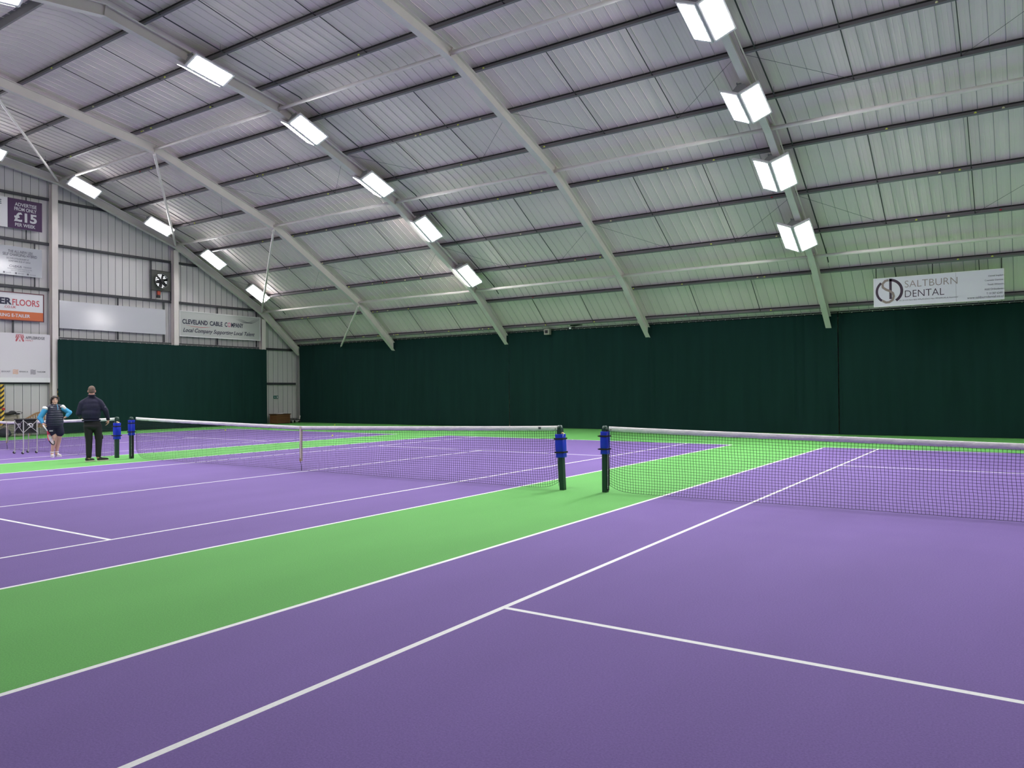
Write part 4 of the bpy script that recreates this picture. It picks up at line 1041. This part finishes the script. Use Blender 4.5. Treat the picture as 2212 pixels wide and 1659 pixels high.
def person_frame(px, py, foot):
    """frame at the feet: local x runs to the right as seen by the camera, y away from it"""
    f = Vector(foot); v = (f-CAM); v.z = 0; v.normalize(); right = Vector((v.y, -v.x, 0))
    return f, atan2(right.y, right.x)
def man():
    f, a = person_frame(0, 0, (-14.79, -1.16, 0))
    root = empty('person', f, a, 'person in navy jumper and black trousers standing with back to camera', 'person')
    s = .01173
    def P(zx, zy, y=0): return Vector(((150+zx/8.73-206)*s, y, (996.5-(820+zy/8.73))*s))
    # body: head, neck, hands, one continuous skin
    mb = MB()
    hd = P(438, 208, .01)
    for p in ((hd+Vector((0, 0, .018)), (.080, .098, .095)), (hd+Vector((0, .03, -.055)), (.066, .072, .065)), (hd+Vector((0, .065, -.075)), (.045, .035, .035)),
              (hd+Vector((.083, 0, -.022)), (.013, .020, .032)), (hd+Vector((-.083, 0, -.022)), (.013, .020, .032)),
              (hd+Vector((0, .105, -.03)), (.014, .022, .022)),
              (P(438, 300, -.0), hd+Vector((0, -.01, -.05)), .072, .062)): add_prim(mb, p)
    SL, SR = P(280, 455, 0), P(575, 442, 0); CH = P(428, 420, 0); PV = P(455, 800, 0)
    add_prim(mb, (CH+Vector((0, -.0, -.05)), PV, .085, .11)); add_prim(mb, (SL, SR, .05, .05))
    EL, WL = P(222, 640, .0), P(255, 700, .27); ER, WR = P(668, 590, -.02), P(712, 765, .04)
    add_prim(mb, (SL, EL, .05, .04)); add_prim(mb, (EL, WL, .038, .026)); add_prim(mb, (SR, ER, .05, .04)); add_prim(mb, (ER, WR, .038, .027))
    hand(mb, WR, (-.10, .08, -1), (-.9, .35, 0), -1, .185, .38)
    hand(mb, WL, (.3, 1, -.1), (.2, .1, -1), 1, .18, .5)
    for hx, kx, ax_, ky in ((372, 388, 385, 0), (530, 548, 540, .01)):
        H, K, A = P(hx, 880), P(kx, 1130, ky), P(ax_, 1470, -.02); add_prim(mb, (PV, H, .07, .07)); add_prim(mb, (H, K, .07, .055)); add_prim(mb, (K, A, .055, .038))
        add_prim(mb, (A, A+Vector((0, .02, -.03)), .035, .03))
    fuse('body', mb, SKIN, root, .0085, 3)
    # hair cap
    blob('hair', [(hd+Vector((0, -.004, .030)), (.0835, .100, .094)), (hd+Vector((0, -.030, -.020)), (.074, .072, .060))], HAIRG, root, .009, 3)
    # jumper
    mb = MB()
    for p in ((P(430, 445), (.200, .125, .13)), (P(430, 535), (.225, .150, .20)), (P(428, 640), (.225, .165, .18)), (P(430, 715), (.205, .150, .09)),
              (P(405, 345), P(285, 440), .055, .075), (P(465, 340), P(570, 428), .055, .075), (P(436, 312), (.085, .08, .04)),
              (SL, EL, .082, .066), (EL, WL+Vector((0, -.03, 0)), .066, .048), (SR, ER, .082, .066), (ER, P(706, 735, .035), .068, .046)): add_prim(mb, p)
    jb = fuse('jumper', mb, NAVY, root, .012, 16)
    mb = MB(); mb.tube([P(430, 768)+Vector((.195*cos(t*pi/12), .145*sin(t*pi/12), 0)) for t in range(25)], .020, 8); mb.build('waistband', NAVY, jb, True)
    mb = MB(); n = 20
    mb.tube([P(438, 287)+Vector((.078*cos(t*pi/10), .075*sin(t*pi/10), .012*sin(t*pi/10))) for t in range(21)], .014, 8); mb.build('collar', NAVY, jb, True)
    mb = MB(); mb.tube([P(709, 745, .036), P(711, 768, .04)], .044, 14); mb.build('cuff', mat('dark_cuff', (.008, .008, .016, 1), .8), jb, True)
    MB().box(P(655, 515, -.09), P(665, 525, -.085)).build('sleeve_mark', M_SW, jb)
    # trousers
    mb = MB()
    for p in ((P(442, 820), (.195, .135, .11)), (P(445, 880), (.20, .145, .10)), (P(375, 880), P(392, 1130), .105, .082), (P(528, 880), P(552, 1130), .105, .082),
              (P(392, 1130), P(388, 1440, -.01), .080, .064), (P(552, 1130), P(545, 1430, -.01), .080, .064), (P(585, 1060), P(600, 1095), .05, .045)): add_prim(mb, p)
    fuse('trousers', mb, TROU, root, .011, 5)
    # shoes
    for k, (x0, x1, yy, ya) in enumerate(((385, 300, 0, .10), (555, 690, 0, .05))):
        x0v, x1v = P(x0, 1510).x, P(x1, 1510).x; dirx = 1 if x1v > x0v else -1
        if k == 0: x0v, x1v = P(360, 0).x, P(455, 0).x; dirx = 1
        mb = MB(); add_prim(mb, (Vector((x0v, -.01, .055)), Vector((x1v, ya, .038)), .048, .036)); add_prim(mb, (Vector((x0v+.01, 0, .09)), Vector((x0v+.03, .01, .06)), .045, .04))
        sh = fuse('shoe', mb, M_BAGK, root, .009, 3)
        mb = MB(); A, B = Vector((x0v, -.01, .018)), Vector((x1v, ya, .018)); d = (B-A).normalized(); q = Vector((-d.y, d.x, 0)); pts = []
        for i in range(20):
            t = 2*pi*i/20; c = (A+B)/2; pts.append(c+d*cos(t)*((B-A).length/2+.055)+q*sin(t)*.05)
        mb.prism([(p.x, p.y, 0) for p in pts], [(p.x, p.y, .030) for p in pts]); mb.build('sole', mat('cream_sole', (.66, .60, .50, 1), .6), sh)
    return root
def woman():
    f, a = person_frame(0, 0, (-17.19, -.97, 0))
    root = empty('person', f, a, 'person in navy padded vest, sky blue sleeves and shorts holding a racket', 'person')
    s = .01263
    def P(zx, zy, y=0): return Vector(((80+zx/10.37-121)*s, y, (987-(840+zy/10.37))*s))
    hd = P(405, 262, 0); mb = MB(); fw = -1                       # she faces the camera (-y)
    tw = Vector((.12, -1, 0)).normalized()                         # looks a little to the photo's right
    rt = Vector((1, .12, 0)).normalized()
    def H(x, y, z): return hd+rt*x+tw*y+Vector((0, 0, z))
    for p in ((H(0, -.005, .02), (.074, .090, .092)), (H(0, .035, -.045), (.062, .055, .060)), (H(0, .065, -.085), (.034, .028, .024)),
              (H(.076, -.01, -.01), (.011, .018, .028)), (H(-.076, -.01, -.01), (.011, .018, .028)),
              (H(0, .084, .018), H(0, .107, -.018), .009, .015), (H(0, .103, -.022), (.019, .012, .011)),
              (H(.032, .078, .030), (.024, .012, .008)), (H(-.032, .078, .030), (.024, .012, .008)), (H(.042, .064, -.025), (.026, .022, .024)), (H(-.042, .064, -.025), (.026, .022, .024)),
              (H(0, .088, -.047), (.024, .012, .005)), (H(0, .086, -.056), (.020, .012, .006)), (P(405, 390, .02), H(0, 0, -.05), .062, .055)): add_prim(mb, p)
    SL, SR = P(228, 462), P(558, 440); CH, PV = P(402, 480), P(400, 840, .02)
    add_prim(mb, (CH, PV, .09, .10)); add_prim(mb, (SL, SR, .05, .05))
    EL, WL = P(122, 640, .02), P(182, 775, -.06); ER, WR = P(690, 535, .03), P(628, 628, -.02)
    add_prim(mb, (SL, EL, .052, .042)); add_prim(mb, (EL, WL, .040, .028)); add_prim(mb, (SR, ER, .052, .042)); add_prim(mb, (ER, WR, .040, .027))
    hand(mb, WL, (.35, -.25, -.9), (.6, .6, .1), 1, .17, .62, True)
    hand(mb, WR, (-.75, .45, -.5), (-.35, .3, -.8), 1, .165, .35)
    for hx, kx, ax_, ky in ((350, 402, 352, -.03), (490, 487, 437, .03)):
        Hh, K, A = P(hx, 900), P(kx, 1085, ky), P(ax_, 1425, ky); add_prim(mb, (PV, Hh, .09, .09)); add_prim(mb, (Hh, K, .092, .066))
        add_prim(mb, (K, K+(A-K)*.3+Vector((0, .02, 0)), .062, .060)); add_prim(mb, (K+(A-K)*.3+Vector((0, .02, 0)), A, .060, .037)); add_prim(mb, (A, A+Vector((0, -.02, -.04)), .036, .034))
        mb.ball(K+Vector((0, -.028, 0)), (.045, .04, .05), 12, 8)
    fuse('body', mb, SKINL, root, .0078, 2)
    for x in (.032, -.032):
        mb = MB(); mb.ball(H(x, .080, .012), .011, 10, 8); e = mb.build('eye', EYEW, root, True); mb = MB(); mb.ball(H(x, .088, .012), .0055, 8, 6); mb.build('iris', HAIRD, e, True)
        mb = MB(); mb.tube([H(x-.018, .090, .032), H(x, .095, .037), H(x+.018, .090, .033)], .004, 5); mb.build('eyebrow', HAIRD, root)
    mb = MB(); mb.tube([H(-.02, .096, -.052), H(0, .101, -.050), H(.02, .096, -.052)], .0045, 6); mb.build('mouth', mat('lips', (.42, .12, .11, 1), .5), root, True)
    blob('hair', [(H(0, -.028, .045), (.092, .096, .092)), (H(-.080, -.01, .0), (.028, .05, .075)), (H(.088, -.015, .01), (.028, .05, .060)), (H(-.085, -.02, -.06), (.022, .04, .05)), (H(0, -.06, -.02), (.075, .05, .08)),
                  (H(-.045, .062, .078), (.05, .03, .026)), (H(.045, .055, .085), (.045, .035, .022)), (H(.095, -.01, .07), (.022, .03, .03)), (H(-.07, .04, .04), (.018, .03, .04))], HAIRD, root, .010, 3)
    # sleeves (shirt) with white shoulder panels
    mb = MB()
    for p in ((P(228, 462), EL, .074, .066), (EL, P(172, 745, -.045), .066, .044), (P(558, 440), ER, .070, .062), (ER, P(640, 612, -.01), .066, .044), (P(400, 490), (.15, .10, .12)), (P(408, 378, .0), (.062, .060, .045))): add_prim(mb, p)
    sh = fuse('shirt', mb, SKY, root, .011, 4)
    for A, B in ((P(246, 438, -.030), P(205, 428, -.018)), (P(560, 400, -.020), P(590, 438, -.02))):
        mb = MB(); add_prim(mb, (A, B, .052, .050)); fuse('shoulder_panel', mb, M_WHITE, sh, .011, 3)
    # padded vest with rolls
    mb = MB()
    secs = [(405, .110, .10), (438, .150, .125), (478, .172, .142), (525, .188, .158), (575, .200, .170), (625, .210, .178), (675, .218, .184), (725, .220, .184), (775, .218, .180), (820, .205, .168)]
    for zy, rx, ry in secs:
        mb.ball(P(405, zy), (rx, ry, .036), 28, 10)
    for (z1, a1, b1), (z2, a2, b2) in zip(secs, secs[1:]):
        c = P(405, (z1+z2)/2); mb.ball(c, ((a1+a2)/2*.965, (b1+b2)/2*.965, .055), 28, 10)
    add_prim(mb, (P(385, 388), P(275, 430), .066, .068)); add_prim(mb, (P(430, 385), P(530, 415), .066, .068)); mb.ball(P(405, 400), (.11, .10, .07), 20, 12); add_prim(mb, (P(408, 356), (.075, .072, .032)))
    v = fuse('padded_vest', mb, VEST, root, .0085, 1)
    mb = MB(); mb.tube([P(448, 345, -.075), P(462, 400, -.125), P(466, 470, -.150)], .006, 5); mb.build('zip', SKY, v)
    MB().box(P(325, 412, -.152), P(372, 400, -.140)).build('white_badge', M_SW, v)
    mb = MB(); mb.tube([P(528, 400, -.125), P(528, 400, -.115)], .024, 12); mb.build('round_badge', M_SW, v)
    # shorts
    mb = MB()
    for p in ((P(402, 850), (.200, .150, .09)), (P(352, 880), P(352, 975, -.01), .125, .112), (P(475, 880), P(500, 985, .01), .125, .112)): add_prim(mb, p)
    so = fuse('shorts', mb, NAVY, root, .011, 4)
    MB().box(P(300, 945, -.130), P(370, 925, -.124)).build('white_stripe', M_SW, so)
    for x0, yy, dx, dy in ((352, -.03, .012, -.12), (440, .03, .085, -.07)):
        A = P(x0, 1425, yy); mb = MB(); add_prim(mb, (Vector((A.x, yy+.03, .05)), Vector((A.x+dx, yy+dy, .038)), .042, .034)); add_prim(mb, (Vector((A.x, yy+.01, .10)), Vector((A.x+dx*.3, yy-.01, .06)), .044, .042))
        ss = fuse('shoe', mb, WSHOE, root, .008, 2)
        mb = MB(); mb.tube([Vector((A.x, yy+.01, .135))+Vector((.043*cos(t*pi/8), .043*sin(t*pi/8), 0)) for t in range(17)], .014, 6); mb.build('sock', M_WHITE, ss, True)
        c0, c1 = Vector((A.x, yy+.03, 0)), Vector((A.x+dx, yy+dy, 0)); d = (c1-c0).normalized(); q = Vector((-d.y, d.x, 0)); pts = [(c0+c1)/2+d*cos(t*pi/9)*((c1-c0).length/2+.042)+q*sin(t*pi/9)*.044 for t in range(18)]
        mb = MB(); mb.prism([(p.x, p.y, 0) for p in pts], [(p.x, p.y, .024) for p in pts]); mb.build('sole', M_WHITE, ss)
    # racket: a thing of its own, held in the hand
    M4 = Matrix.Translation(f) @ Matrix.Rotation(a, 4, 'Z')
    g0, g1, th, tip = P(200, 835, -.11), P(262, 935, -.13), P(285, 1000, -.145), P(378, 1240, -.19)
    r = empty('tennis_racket', M4 @ g0, a, 'red and white tennis racket pointing down from the hand of the person in sky blue', 'tennis racket'); o = g0
    ax = (tip-th).normalized(); L = (tip-th).length/2; c = (tip+th)/2; sd = ax.cross(Vector((.80, .60, .35))).normalized()*1.0
    sd = (Vector((.42, .9, 0))-ax*ax.dot(Vector((.42, .9, 0)))).normalized(); nn = ax.cross(sd).normalized()
    mb = MB(); mb.tube([g0-o+(g0-g1)*.35, g1-o], .017, 10); mb.build('grip', M_WHITE, r, True)
    M_RKT = mat('racket_red', (.55, .03, .08, 1), .4)
    mb = MB(); oval = [c-o+ax*L*cos(2*pi*i/36)+sd*.128*sin(2*pi*i/36) for i in range(37)]; mb.tube(oval, .011, 8); mb.build('head_frame', M_RKT, r, True)
    mb = MB(); mb.tube(oval[:9][-9:], .0125, 8); mb.tube([p for p in oval[-9:]], .0125, 8); mb.build('frame_bumper', M_BAGK, r, True)
    for sg in (-1, 1):
        mb = MB(); mb.tube([g1-o, c-o-ax*L*.86+sd*.065*sg], .010, 8); mb.build('throat_arm', M_RKT, r, True)
    mb = MB()
    for i in range(-7, 8):
        w_ = i/8; hh = sqrt(1-w_*w_); mb.tube([c-o+sd*.128*w_-ax*L*hh, c-o+sd*.128*w_+ax*L*hh], .0015, 4)
    for i in range(-9, 10):
        w_ = i/10; hh = sqrt(1-w_*w_); mb.tube([c-o+ax*L*w_-sd*.128*hh, c-o+ax*L*w_+sd*.128*hh], .0015, 4)
    mb.build('strings', mat('pale_strings', (.75, .72, .72, 1), .5), r)
    return root
man(); woman()
